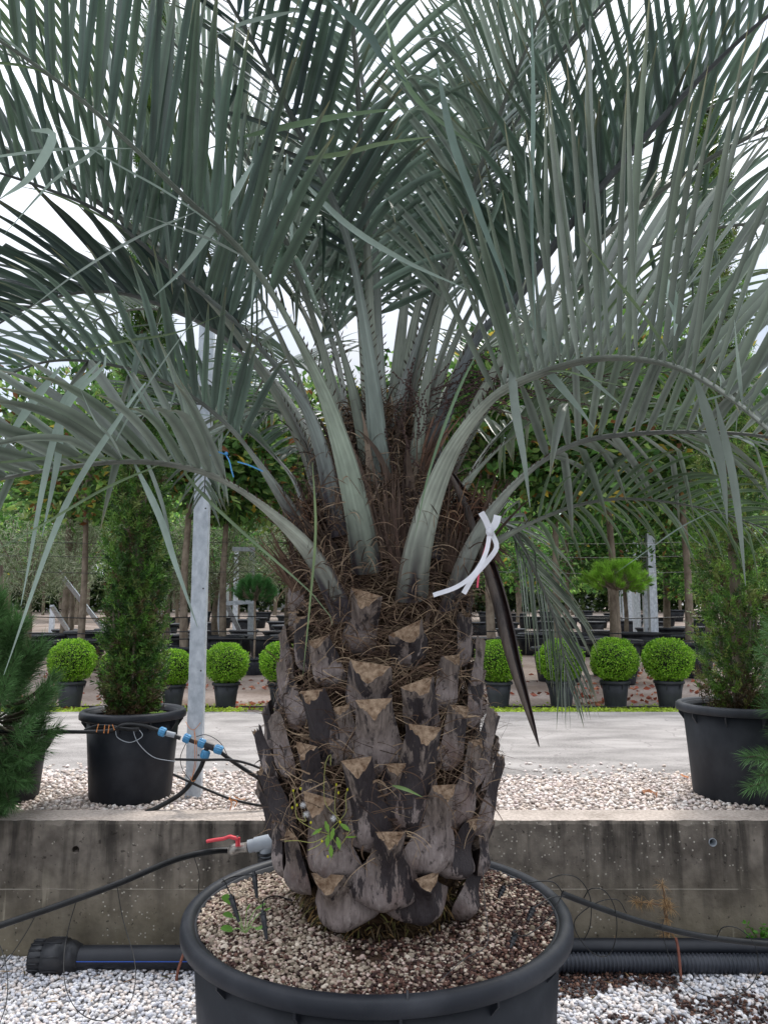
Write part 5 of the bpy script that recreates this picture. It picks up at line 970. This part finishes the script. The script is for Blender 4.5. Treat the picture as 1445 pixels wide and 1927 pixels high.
cable('hose', 'thick black hose descending from the blue fittings to the trunk', 'hose', [(412, 1413, YH), (440, 1434, YH), (480, 1460, YH), (530, 1490, YH), (620, 1512, YH), (760, 1518, YH), (860, 1514, YH + .1)], .0105)
cable('hose', 'thick black hose dropping from the blue tee across the post foot to the pot', 'hose', [(388, 1418, YH), (375, 1450, YH), (345, 1490, YH), (300, 1518, YH - .03), (268, 1532, YH - .05)], .0115)
cable('hose', 'slim black hose running level from the post to the trunk', 'hose', [(330, 1429, YH - .05), (380, 1430, YH - .05), (430, 1430, YH - .05), (470, 1438, YH - .05), (530, 1462, YH - .04), (640, 1500, YH), (780, 1512, YH + .04)], .0065)
cable('hose', 'slim black hose sagging low from the post to the trunk', 'hose', [(326, 1457, YH - .05), (350, 1468, YH - .05), (400, 1490, YH - .05), (450, 1508, YH - .05), (530, 1520, YH - .02), (650, 1517, YH + .03), (720, 1512, YH + .12)], .0065)
cable('drip_tube', 'thin grey tube looping down from the cypress pot rim', 'tube', [(218, 1372, 4.05), (222, 1388, 4.02), (245, 1397, 4.01), (268, 1386, 4.01), (262, 1374, 4.03), (252, 1376, 4.03), (262, 1400, 4.01), (290, 1425, 4.0), (330, 1433, 3.97)], .0020, 'pvc')
cable('drip_tube', 'thin black tube arching between the blue fittings and the level hose', 'tube', [(352, 1395, YH), (340, 1425, YH), (345, 1450, YH), (360, 1470, YH)], .0018)
cable('drip_tube', 'thin black tube arching over the blue tee', 'tube', [(370, 1386, YH), (390, 1383, YH), (415, 1398, YH), (430, 1425, YH)], .0018)
def fittings():
    t = thing('hose_fitting', 'blue and black compression couplings and tee joining hoses by the post', 'fitting', tuple(at(388, 1405, YH))); Q = lambda x_, y_: at(x_, y_, YH - .005)
    b = MB(); tube(b, [Q(310, 1378), Q(340, 1389)], .011, 12); tube(b, [Q(352, 1390), Q(412, 1413)], .012, 12); tube(b, [Q(391, 1402), Q(386, 1422)], .012, 12); tube(b, [Q(384, 1400), Q(402, 1407)], .017, 12); put(b, 'tee', M['black'], t)
    for a, c in (((300, 1375), (312, 1379)), ((346, 1387), (358, 1392)), ((374, 1396), (386, 1401)), ((404, 1408), (419, 1413)), ((389, 1412), (384, 1427))):
        k = MB(); A, C_ = Q(*a), Q(*c); tube(k, [A, A * .9 + C_ * .1, A * .1 + C_ * .9, C_], np.array([.017, .021, .022, .018]), 14); d = nrm(C_ - A)
        T, N, Bv = frames(np.array([A, C_]))
        for i in range(12):
            q = 2 * pi * i / 12; o = (cos(q) * N[0] + sin(q) * Bv[0]) * .0215; tube(k, [A * .85 + C_ * .15 + o, A * .15 + C_ * .85 + o], .0022, 4)
        put(k, 'nut', M['blue'], t)
    k = MB(); tube(k, [Q(314, 1380), Q(330, 1384)], .014, 10); put(k, 'sleeve', M['pvc'], t)
fittings()
ribbon('twine', 'orange twine looped round the post and the hoses', 'twine', [([(350, 1358, YH), (357, 1370, YH - .01), (366, 1373, YH - .01), (378, 1360, YH)], .0035), ([(366, 1373, YH - .01), (367, 1430, YH - .03), (362, 1465, YH - .03)], .0035), ([(366, 1374, YH - .01), (370, 1400, YH - .03), (369, 1440, YH - .03), (360, 1468, YH - .03)], .003), ([(358, 1460, YH - .03), (362, 1470, YH - .03), (368, 1468, YH - .03)], .004)], 'orange')
ribbon('twine', 'orange twine wound round the hose on the left cypress pot', 'twine', [([(186, 1362, YH - .02), (182, 1378, YH - .02)], .005), ([(198, 1364, YH - .02), (196, 1380, YH - .02)], .005), ([(206, 1364, YH - .02), (204, 1380, YH - .02)], .005), ([(212, 1363, YH - .02), (216, 1374, YH - .02)], .004)], 'orange')
ribbon('twine', 'orange twine tuft tied on the low hose near the trunk', 'twine', [([(432, 1500, YH - .06), (436, 1512, YH - .07), (433, 1525, YH - .07)], .006), ([(440, 1498, YH - .06), (452, 1504, YH - .07), (462, 1503, YH - .07)], .005), ([(430, 1504, YH - .06), (446, 1508, YH - .07), (441, 1520, YH - .07)], .005)], 'orange')

# ================================================================== ACROSS THE ROAD
YB = 7.9
# mower-strip of fallen yellow green petals, leaf litter
def litter():
    n = 15000; X = R.uniform(-7, 7, n); Y = RY1 + .02 + np.abs(R.normal(0, .2, n)) - .02; k = noise2(X, Y, 2.5) > -.9; X, Y = X[k], Y[k]; n = len(X); P = np.stack([X, Y, np.array([G(y) for y in Y]) + .008], 1); D = R.normal(size=(n, 3)) * [1, 1, .25]
    m = MB(); leaves(m, P, D, R.uniform(.02, .045, n), .02, np.array([lin(176, 200, 70)]) * R.uniform(.7, 1.15, (n, 1)), fold=.1); tag(m.obj('fallen_leaves', M['leaf']), 'yellow green leaf litter and weeds along the far road edge', 'leaf litter', kind='stuff')
    n = 2600; X = R.uniform(-8, 8, n); Y = R.uniform(RY1 + .2, 13, n); Y = RY1 + .15 + (Y - RY1) * R.random(n); k = noise2(X, Y, 1.3, 4) > -.3; X, Y = X[k], Y[k]; n = len(X); P = np.stack([X, Y, np.array([G(y) for y in Y]) + .012], 1); D = R.normal(size=(n, 3)) * [1, 1, .3]; pal = np.array([lin(*c) for c in ((168, 92, 70), (140, 78, 60), (186, 120, 90), (120, 80, 64))])
    m = MB(); leaves(m, P, D, R.uniform(.05, .10, n), .05, pal[R.integers(0, 4, n)], fold=.35); tag(m.obj('fallen_leaves', M['leaf']), 'reddish brown magnolia leaves scattered between the nursery pots', 'leaf litter', kind='stuff')
    for x_, y_, lab in ((1278, 1457, 'single orange brown fallen leaf on the beige gravel near the right pot'), (1228, 1495, 'pair of tan fallen leaves on the beige gravel in front of the right pot')):
        p = atG(x_, y_, .02); m = MB(); k = 3 if x_ < 1250 else 1; leaves(m, np.tile(p, (k, 1)) + R.normal(size=(k, 3)) * [.03, .02, .002], R.normal(size=(k, 3)) * [1, .5, .1], .10, .045, np.array(lin(200, 140, 100)), fold=.3); tag(m.obj('fallen_leaf', M['leaf']), lab, 'leaf')
def debris():
    n = 420; X = R.uniform(-2.2, 2.2, n); Y = R.uniform(2.9, 3.72, n); k = np.hypot(X - POTC[0], Y - POTC[1]) > .68; X, Y = X[k], Y[k]; n = len(X); m = MB(); P = np.stack([X, Y, np.full(n, .026)], 1); pal = np.array([lin(*c) for c in ((120, 92, 66), (70, 52, 40), (160, 132, 96), (92, 84, 50))])
    blades(m, P, R.normal(size=(n, 3)) * [1, 1, .12], R.uniform(.01, .07, n), R.uniform(.0015, .006, n), pal[R.integers(0, 4, n)], 4, .1); tag(m.obj('plant_debris', M['fibre']), 'dry twigs, needles and leaf scraps lying on the white pebbles', 'debris', kind='stuff')
debris()
litter()
cable('irrigation_line', 'black irrigation line lying along the far road edge past the box balls', 'hose', [(x, YB - .08 + .02 * sin(x * 2), G(YB) + .015) for x in np.linspace(-9, 9, 30)], .009, world=True)
# box balls
def boxball():
    t = thing('box_ball', 'x', 'box ball', (0, 0, 0), 'clipped box balls in pots beyond the road'); r = .242; n = 8500; u = nrm(R.normal(size=(n, 3))); lump = 1 + .03 * np.sin(u @ [7, 3, 5]) + .025 * np.sin(u @ [-5, 9, 4] + 2); q = 1 - .22 * R.random(n) ** 2
    bite = noise2(u[:, 0] * 3 + u[:, 2], u[:, 1] * 3, 3.1, 2); q = q * np.where(bite > 1.25, .9, 1) * np.where(R.random(n) < .03, R.uniform(1.02, 1.09, n), 1); P = u * (r * lump * q)[:, None] * [1, 1, .94] + [0, 0, .48]; k = P[:, 2] > .28; P, u, q = P[k], u[k], q[k]; n = len(P); C = np.array([lin(120, 170, 42), lin(142, 192, 52), lin(92, 142, 36), lin(168, 210, 76)])[R.integers(0, 4, n)] * R.uniform(.75, 1.15, (n, 1))
    m = MB(); leaves(m, P, u * .6 + R.normal(size=(n, 3)) * .6 + [0, 0, .25], R.uniform(.014, .024, n), .013, C, fold=.15); m.obj('foliage', M['leaf'], t)
    s = MB(); tube(s, [(0, 0, .22), (0, 0, .45)], .02, 8)
    for k in range(14): a = R.uniform(0, 6.28); tube(s, [(0, 0, .3), (cos(a) * .15, sin(a) * .15, .3 + R.uniform(.02, .3))], .005, 5)
    V, F = icos(3); m2 = MB(); m2.add(V * .196 * [1, 1, .9] + [0, 0, .49], F, lin(40, 62, 22)); m2.obj('shade_core', M['bark'], t); s.obj('stem', M['bark'], t); return t  # solid core sphere, its dark green paints the shade between the leaves
bb = boxball(); sp0 = pot('plant_pot', 'x', .155, .27, (0, 0, 0), M['potold'], ribs=6, rim=.022, band=.03, n=40, group='small pots under the box balls', taper=.78)
BL = [(132, 1338, 'box ball nearest the dark pine at the left edge'), (325, 1336, 'box ball between the left cypress and the steel post'), (425, 1334, 'box ball just right of the steel post'), (530, 1330, 'box ball half hidden behind the left of the palm trunk'), (938, 1324, 'box ball nearest the right side of the palm trunk'), (1056, 1324, 'box ball behind the drooping frond and dead spathe'), (1158, 1322, 'box ball right below the pale green lollipop pine'), (1260, 1322, 'rightmost box ball, left of the scuffed grey pot'), (228, 1337, 'box ball hidden behind the left cypress')]
for i, (x, y, lab) in enumerate(BL):
    X = at(x, 1330, YB)[0]; p = (X, YB, G(YB)); sc = (90 / FPX * YB) / .50; sc *= (.97, .86, .93, .97, .96, .99, 1.0, 1.0, .9)[i]; rz = i * 1.3
    if i == 0: bb.location = p; bb.scale = (sc,) * 3; bb['label'] = 'bright green clipped ' + lab; sp0.location = p; sp0.scale = (sc,) * 3; sp0['label'] = 'small black pot under the ' + lab
    else: dup(bb, p, rz, 'bright green clipped ' + lab, scale=(sc * R.uniform(.96, 1.05), sc * R.uniform(.95, 1.03), sc * R.uniform(.95, 1.03))); dup(sp0, p, rz, 'small black pot under the ' + lab, scale=sc)

# tree pots in rows
GP = 'black tree pots in the nursery rows'
tp = pot('tree_pot', 'x', .5, .50, (0, 0, 0), M['pot'], ribs=8, rim=.06, band=.055, n=48, group=GP, taper=.82)
used = [0]
def treepot(x, by, wpx, label, hf=1.0, Y=None):
    p = atG(x, by) if Y is None else np.array([at(x, by, Y)[0], Y, G(Y)]); sc = wpx / FPX * p[1]
    if used[0] == 0: tp.location = tuple(p); tp.scale = (sc, sc, sc * hf); tp['label'] = label
    else: dup(tp, tuple(p), used[0] * .7, label, scale=(sc, sc, sc * hf))
    used[0] += 1; return p, sc * .5 * hf
NEARP = [(927, 1283, 62, 1.35, 'slim black pot behind the box ball nearest the trunk on its right'), (1052, 1282, 104, 1.2, 'wide black pot behind the box ball by the drooping frond'), (1157, 1272, 106, 1.25, 'wide black pot with a thick trunk behind the lollipop pine stem'), (1300, 1274, 96, 1.35, 'wide black pot behind the rightmost box ball'),
 (905, 1236, 60, 1.2, 'black pot just right of the palm trunk in the second row'), (1082, 1228, 60, 1.2, 'black pot in the second row left of the lollipop pine'), (1256, 1222, 74, 1.1, 'black pot in the second row right of the steel channel posts'), (1000, 1232, 60, 1.2, 'black pot in the second row behind the drooping frond'),
 (150, 1262, 94, 1.2, 'wide black pot with two slim trunks left of the cypress'), (345, 1268, 84, 1.2, 'black pot between the cypress and the steel post'), (418, 1262, 80, 1.6, 'tall wide black pot right of the steel post'), (478, 1270, 52, 1.2, 'small black pot holding the dark lollipop pine'), (500, 1240, 68, 1.2, 'black pot behind the dark lollipop pine'), (330, 1232, 50, 1.2, 'black pot with a dark trunk behind the steel post'),
 (118, 1232, 70, 1.1, 'black pot behind the pot with two slim trunks'), (545, 1236, 60, 1.2, 'black pot at the left edge of the palm trunk'), (1340, 1232, 74, 1.1, 'black pot behind the straggly cypress'), (620, 1250, 90, 1.2, 'black pot hidden behind the palm trunk'), (790, 1250, 90, 1.2, 'black pot hidden behind the middle of the palm trunk')]
PP = {}
for x, by, wp, hf, lab in NEARP: PP[x] = treepot(x, by, wp, lab, hf)
k = 0
for row, (Yr, stepm) in enumerate(((14.5, .95), (17.5, 1.0), (21.5, 1.05), (26, 1.15), (32, 1.3))):
    Xs = np.arange(-.52 * Yr, .52 * Yr, stepm)
    for X in Xs:
        px = PX0 + X / Yr * FPX
        if 560 < px < 880 or px < 60: continue
        if px < 340 and row > 1: continue
        sd_ = 'right of' if X > 0 else 'left of'; rn = ('third', 'fourth', 'fifth', 'sixth', 'seventh')[row]
        lab = f'small black tree pot in the {rn} nursery row back, {sd_} the palm trunk'
        X2 = X + R.uniform(-.12, .12); sc = R.uniform(.62, .86); dup(tp, (X2, Yr + R.uniform(-.3, .3), G(Yr)), X, lab, GP + ' far off', scale=(sc, sc, sc * R.uniform(.9, 1.15))); k += 1
print('far pots', k)

# magnolia standards: trunk with a big loose crown of leathery leaves
def magnolia(label, group=None, rad=.85, h0=1.9, n=2600, r0=.045, seed=1, tint=(1, 1, 1), brown=.08, sz=.11):
    r_ = np.random.default_rng(seed); t = thing('magnolia_tree', label, 'tree', (0, 0, 0), group); tr = MB(); tube(tr, spline([(0, 0, 0), (.02, .0, h0 * .5), (-.01, 0, h0), (.0, 0, h0 + rad * 1.6)], 20), np.linspace(r0, r0 * .4, 20), 10); cl = []
    for k in range(26):
        u = nrm(r_.normal(size=3)); c = np.array([0, 0, h0 + rad * .95]) + u * rad * np.array([.85, .85, 1.15]) * r_.uniform(.45, 1); cl.append(c); tube(tr, spline([(0, 0, h0 - .1 + r_.uniform(0, rad)), (c + [0, 0, h0 + rad * .4]) / 2 * [1, 1, 1], c], 8), np.linspace(.014, .004, 8), 5)
    tr.obj('trunk', M['bark'], t); cl = np.array(cl); ci = r_.integers(0, len(cl), n); P = cl[ci] + r_.normal(size=(n, 3)) * rad * .19; P[:, 2] = np.maximum(P[:, 2], h0 - .1); D = nrm(P - np.array([0, 0, h0 + rad * .6])) + r_.normal(size=(n, 3)) * .6
    pal = np.array([lin(*c) for c in ((78, 118, 56), (102, 146, 70), (54, 84, 44), (146, 174, 98), (86, 118, 64))]) * np.array(tint); C = pal[r_.integers(0, 5, n)] * r_.uniform(.7, 1.2, (n, 1)); b = r_.random(n) < brown; C[b] = np.array([lin(150, 116, 62), lin(190, 168, 70), lin(118, 78, 48)])[r_.integers(0, 3, b.sum())]
    f = MB(); leaves(f, P, D, r_.uniform(.7, 1.2, n) * sz, sz * .45, C, r=r_, fold=.12, curl=-.12); f.obj('crown', M['leaf'], t, smooth=False); return t
GT = 'magnolia trees in the nursery rows'
mg = [magnolia('x', GT, seed=s, n=4600, tint=ti, sz=.145, rad=1.0) for s, ti in ((1, (1, 1, 1)), (2, (1.1, 1.05, .9)), (3, (.85, .9, .9)))]
us = [0, 0, 0]
def plant(pool, cnt, k, p, rz, lab, sc):
    if cnt[k] == 0: pool[k].location = tuple(p); pool[k].rotation_euler = (0, 0, rz); pool[k].scale = sc; pool[k]['label'] = lab; o = pool[k]
    else: o = dup(pool[k], tuple(p), rz, lab, scale=sc)
    cnt[k] += 1; return o
MT = [(1052, 0, 'magnolia with a thick pale trunk right of the drooping spathe'), (1157, 1, 'magnolia with a brown trunk behind the lollipop pine'), (1300, 2, 'magnolia with a pale trunk behind the rightmost box ball'), (927, 2, 'magnolia close behind the right side of the palm trunk'), (150, 1, 'magnolia with a slim trunk left of the column cypress'), (345, 2, 'magnolia behind the tall steel post'), (418, 0, 'magnolia between the steel post and the palm trunk'), (545, 1, 'magnolia behind the left side of the palm trunk'), (620, 0, 'magnolia hidden behind the middle of the palm trunk'), (790, 2, 'magnolia behind the palm trunk, right of its middle'), (1256, 1, 'magnolia behind the steel channel posts'), (118, 0, 'magnolia behind the pine at the left edge'), (1340, 0, 'magnolia behind the straggly cypress')]
for x, kk, lab in MT:
    p, hp = PP[x]; q = p + [0, 0, hp * .8]; Yd = p[1]; hz = at(x, 985, Yd)[2] - q[2]; sc = max(.62, hz / 1.9 * R.uniform(1, 1.2)); rr_ = 1.22; plant(mg, us, kk, q, x * .01, lab, (sc * rr_, sc * rr_, sc))
# lollipop pines
def lolly(label, seed, col, h=.9, rad=.3):
    t = thing('lollipop_pine', label, 'pine', (0, 0, 0)); tr = MB(); tube(tr, [(0, 0, 0), (.01, 0, h * .5), (0, 0, h)], .014, 8); nd = MB(); r_ = np.random.default_rng(seed)
    for k in range(110):
        a = r_.uniform(0, 6.28); z = r_.random() ** .8; rr_ = rad * math.sqrt(max(.05, 1 - (z - .25) ** 2 * 1.6)) * r_.uniform(.55, 1); c = np.array([cos(a) * rr_, sin(a) * rr_, h + z * rad * .95]); tube(tr, [(0, 0, h - .02), c * [.6, .6, 1] * [1, 1, .5] + [0, 0, h * .5 + .01], c], .004, 4)
        n = 170; ax = nrm(c - [0, 0, h - rad * .4]); s_ = r_.random(n); Q = c - ax * (s_ * .08)[:, None]; u = r_.normal(size=(n, 3)); u = nrm(u - np.sum(u * ax, 1, keepdims=True) * ax); C = np.array([lin(*col)]) * r_.uniform(.6, 1.25, (n, 1)) * (1.25 - .5 * s_)[:, None]; blades(nd, Q, u * (.35 + .6 * s_)[:, None] + ax * .9, r_.uniform(.05, .085, n), .0055, C, 1, 0)
    tr.obj('trunk', M['bark'], t); nd.obj('crown', M['needle'], t); return t
def setl(o, x, ybase, Y, sc): p = at(x, ybase, Y); o.location = (p[0], Y, p[2]); o.scale = (sc,) * 3
Yl = PP[1157][0][1] - 1.0; o = lolly('bright green lollipop pine on a thin stem in front of the steel channel posts', 5, (136, 184, 62), .9, .3); hh = at(1160, 1105, Yl)[2] - G(Yl) - .2; sc = 115 / FPX * Yl / .66; o.location = (at(1160, 1105, Yl)[0], Yl, at(1160, 1108, Yl)[2] - .9 * sc); o.scale = (sc * 1.22, sc * 1.22, sc)
pot('tree_pot', 'black pot of the bright green lollipop pine, hidden behind a box ball', .2 * sc, max(.12, o.location.z + .06 * sc - G(Yl)), (o.location.x, Yl, G(Yl)), M['pot'], n=40, ribs=6, rim=.03, band=.03)
p = PP[478][0]; Yl = p[1]; o = lolly('dark green lollipop pine on a thin stem left of the palm trunk', 6, (70, 120, 62), .9, .3); sc = 96 / FPX * Yl / .66; o.location = (at(480, 1125, Yl)[0], Yl, at(480, 1128, Yl)[2] - .9 * sc); o.scale = (sc,) * 3
# olives, silvery
def olive(label, seed, rad=.8, h0=1.0, n=4200):
    r_ = np.random.default_rng(seed); t = thing('olive_tree', label, 'tree', (0, 0, 0), 'silvery olive trees left of the trunk'); tr = MB(); tube(tr, spline([(0, 0, 0), (.05, 0, .5), (-.03, 0, h0 + .3)], 10), np.linspace(.07, .03, 10), 8); cl = []
    for k in range(30):
        u = nrm(r_.normal(size=3)); c = np.array([0, 0, h0 + rad * .8]) + u * rad * r_.uniform(.5, 1.0); cl.append(c); tube(tr, [(0, 0, h0), (c + [0, 0, h0]) / 2, c], .01, 4)
    tr.obj('trunk', M['bark'], t); cl = np.array(cl); P = cl[r_.integers(0, 30, n)] + r_.normal(size=(n, 3)) * rad * .2; f = MB(); C = np.array([lin(128, 142, 108), lin(150, 162, 130), lin(98, 114, 80), lin(170, 178, 150)])[r_.integers(0, 4, n)]
    blades(f, P, r_.normal(size=(n, 3)) + [0, 0, .3], r_.uniform(.07, .14, n), .016, C, 2, .3); f.obj('crown', M['leaf'], t); return t
ol = [olive('x', 21), olive('x', 22)]; uo = [0, 0]
for i, (x, Y, lab) in enumerate([(55, 12.5, 'silvery olive tree at the left edge behind the dark pine'), (135, 15, 'silvery olive tree seen between pine and cypress'), (318, 12.5, 'silvery olive tree just right of the column cypress'), (410, 14, 'silvery olive tree right of the steel post'), (545, 15.5, 'silvery olive tree against the left side of the palm trunk')]):
    s_ = Y / 12.5 * .86; plant(ol, uo, i % 2, (at(x, 1100, Y)[0], Y, G(Y) + .25), i, lab, (s_, s_, s_)); treepot(x, 0, 62, 'black pot of the ' + lab, 1.2, Y=Y)
# rows of further trees closing the view
ft = [magnolia('x', 'distant trees at the back of the nursery', seed=s, n=3000, rad=1.15, h0=1.2, tint=ti, brown=.03, sz=.15, r0=.05) for s, ti in ((8, (1.0, 1.1, .9)), (9, (1.7, 1.7, 1.5)), (10, (.8, .95, .85)))]; uf = [0, 0, 0]; i = 0
for Yr, step, s_ in ((16, 1.7, .8), (24, 2.2, 1.1), (34, 2.6, 1.5), (48, 3.3, 2.4)):
    for X in np.arange(-.75 * Yr, .75 * Yr, step):
        px = PX0 + X / Yr * FPX
        if Yr == 16 and (px < 560): continue
        lab = f'leafy standard tree far back in the nursery, {"right" if X > 0 else "left"} of the palm trunk, {dict([(16, "nearest"), (24, "second"), (34, "third"), (48, "farthest")])[Yr]} row of trees'
        lab = f'leafy tree in the {dict([(16, "nearest"), (24, "second"), (34, "third"), (48, "farthest")])[Yr]} background tree row, {"right" if X > 0 else "left"} of the palm trunk'
        q = s_ * R.uniform(.85, 1.15); plant(ft, uf, i % 3, (X + R.uniform(-.5, .5), Yr + R.uniform(-1, 1), G(Yr) + .2), i * 1.7, lab, (q * 1.1, q * 1.1, q)); i += 1
print('far trees', i)
# steel channel posts, frames, braces and wires of the tree supports
GPst = 'galvanised channel posts of the tree supports'
for x, yb, yt, wpx, lab in [(1231, 1228, 1000, 14, 'nearest and widest of the steel channel posts at the right'), (1218, 1222, 1003, 10, 'steel channel post half behind the nearest one at the right'), (1199, 1205, 1018, 12, 'third steel channel post from the right end of the row'), (1187, 1196, 1026, 7, 'fourth steel channel post from the right end of the row'), (1176, 1188, 1034, 8, 'fifth steel channel post from the right end of the row'), (1165, 1180, 1042, 7, 'farthest steel channel post of the right row'), (411, 1230, 1085, 11, 'slim steel post right of the tall post'), (442, 1200, 1034, 8, 'left upright of the far steel frame near the palm trunk'), (471, 1228, 1036, 10, 'right upright of the far steel frame near the palm trunk'), (426, 1180, 1060, 6, 'thin pale post between slim post and steel frame'), (97, 1200, 1145, 8, 'short steel post left of the column cypress')]:
    p = atG(x, yb); Y = p[1]; ipost('channel_post', lab, p[0], Y, wpx / FPX * Y, at(x, yt, Y)[2], GPst, dep=wpx / FPX * Y * .9)
for pts, lab in [([(108, 1072), (200, 1190)], 'diagonal steel brace left of the column cypress'), ([(98, 1140), (128, 1185)], 'short diagonal steel brace behind the left pine'), ([(300, 1150), (318, 1190)], 'diagonal steel brace right of the column cypress'), ([(418, 1120), (450, 1185)], 'diagonal steel brace beside the slim post'), ([(438, 1033), (480, 1034)], 'cross bar of the far steel frame'), ([(418, 1136), (478, 1132)], 'low horizontal bar beside the dark lollipop pine')]:
    m = MB(); Y = 13.0; a, b = at(*pts[0], Y), at(*pts[1], Y + (.6 if 'diag' in lab else 0)); beam(m, a, b, .07, .04); tag(m.obj('steel_brace', M['galv'], smooth=False), lab, 'brace')
for i, (Y, z, lab) in enumerate([(11.5, 1020, 'topmost support wire across the nursery right of the trunk'), (11.5, 1046, 'second support wire across the nursery right of the trunk'), (11.5, 1076, 'third support wire below the tree crowns'), (9.6, 1188, 'low black irrigation wire above the tree pots'), (9.4, 1202, 'lowest black irrigation wire along the tree pots'), (11.0, 1160, 'middle black irrigation wire along the tree trunks')]):
    P = [(X, Y, at(1000, z, Y)[2] - .03 * math.sin((X + 9) * .9) ** 2) for X in np.linspace(-9, 9, 40)]; m = MB(); tube(m, P, .004 if i < 3 else .008, 5); tag(m.obj('wire', M['wire'] if i < 3 else M['hose']), lab, 'wire')
def hedge():
    """the far edge of the nursery: shrubs and trees that run together into one mass"""
    n = 60000; X = R.uniform(-95, 95, n); top = 2.6 + .8 * np.sin(X * .7) + .6 * np.sin(X * 1.9 + 1); Z = R.random(n) ** .8 * top; Y = 50 + R.normal(0, .9, n) ; P = np.stack([X, Y, G(52) + Z], 1); C = np.array([lin(60, 84, 44), lin(84, 108, 58), lin(44, 64, 36), lin(110, 128, 76)])[R.integers(0, 4, n)] * R.uniform(.7, 1.15, (n, 1))
    m = MB(); leaves(m, P, R.normal(size=(n, 3)) + [0, -.3, .3], R.uniform(.3, .55, n), .3, C); tag(m.obj('far_hedge', M['leaf'], smooth=False), 'dense dark green belt of shrubs closing the far end of the nursery', 'hedge', kind='stuff')
hedge()
# pale greenhouse far behind
def greenhouse():
    t = thing('greenhouse', 'long pale greenhouse far behind the nursery rows', 'building', (0, 60, G(60)))
    m = MB(); box(m, (-6, 60, G(60) + 1.3), (44, 6, 2.6)); put(m, 'wall', M['building'], t, smooth=False)
    m = MB()
    for x in np.arange(-28, 16.1, 1.1): box(m, (x, 56.9, G(60) + 1.3), (.12, .14, 2.6))
    put(m, 'frame', M['galv'], t, smooth=False)
    m = MB(); V = [(-28.3, 56.7, G(60) + 2.62), (16.3, 56.7, G(60) + 2.62), (16.3, 60, G(60) + 3.7), (-28.3, 60, G(60) + 3.7), (16.3, 63.3, G(60) + 2.62), (-28.3, 63.3, G(60) + 2.62)]; m.add(V, [[0, 1, 2, 3], [3, 2, 4, 5]]); m.add([V[0], V[5], V[3]], [[0, 1, 2]]); m.add([V[1], V[4], V[2]], [[0, 1, 2]]); put(m, 'roof', M['building'], t, smooth=False)
greenhouse()
print('objects', len(bpy.data.objects))
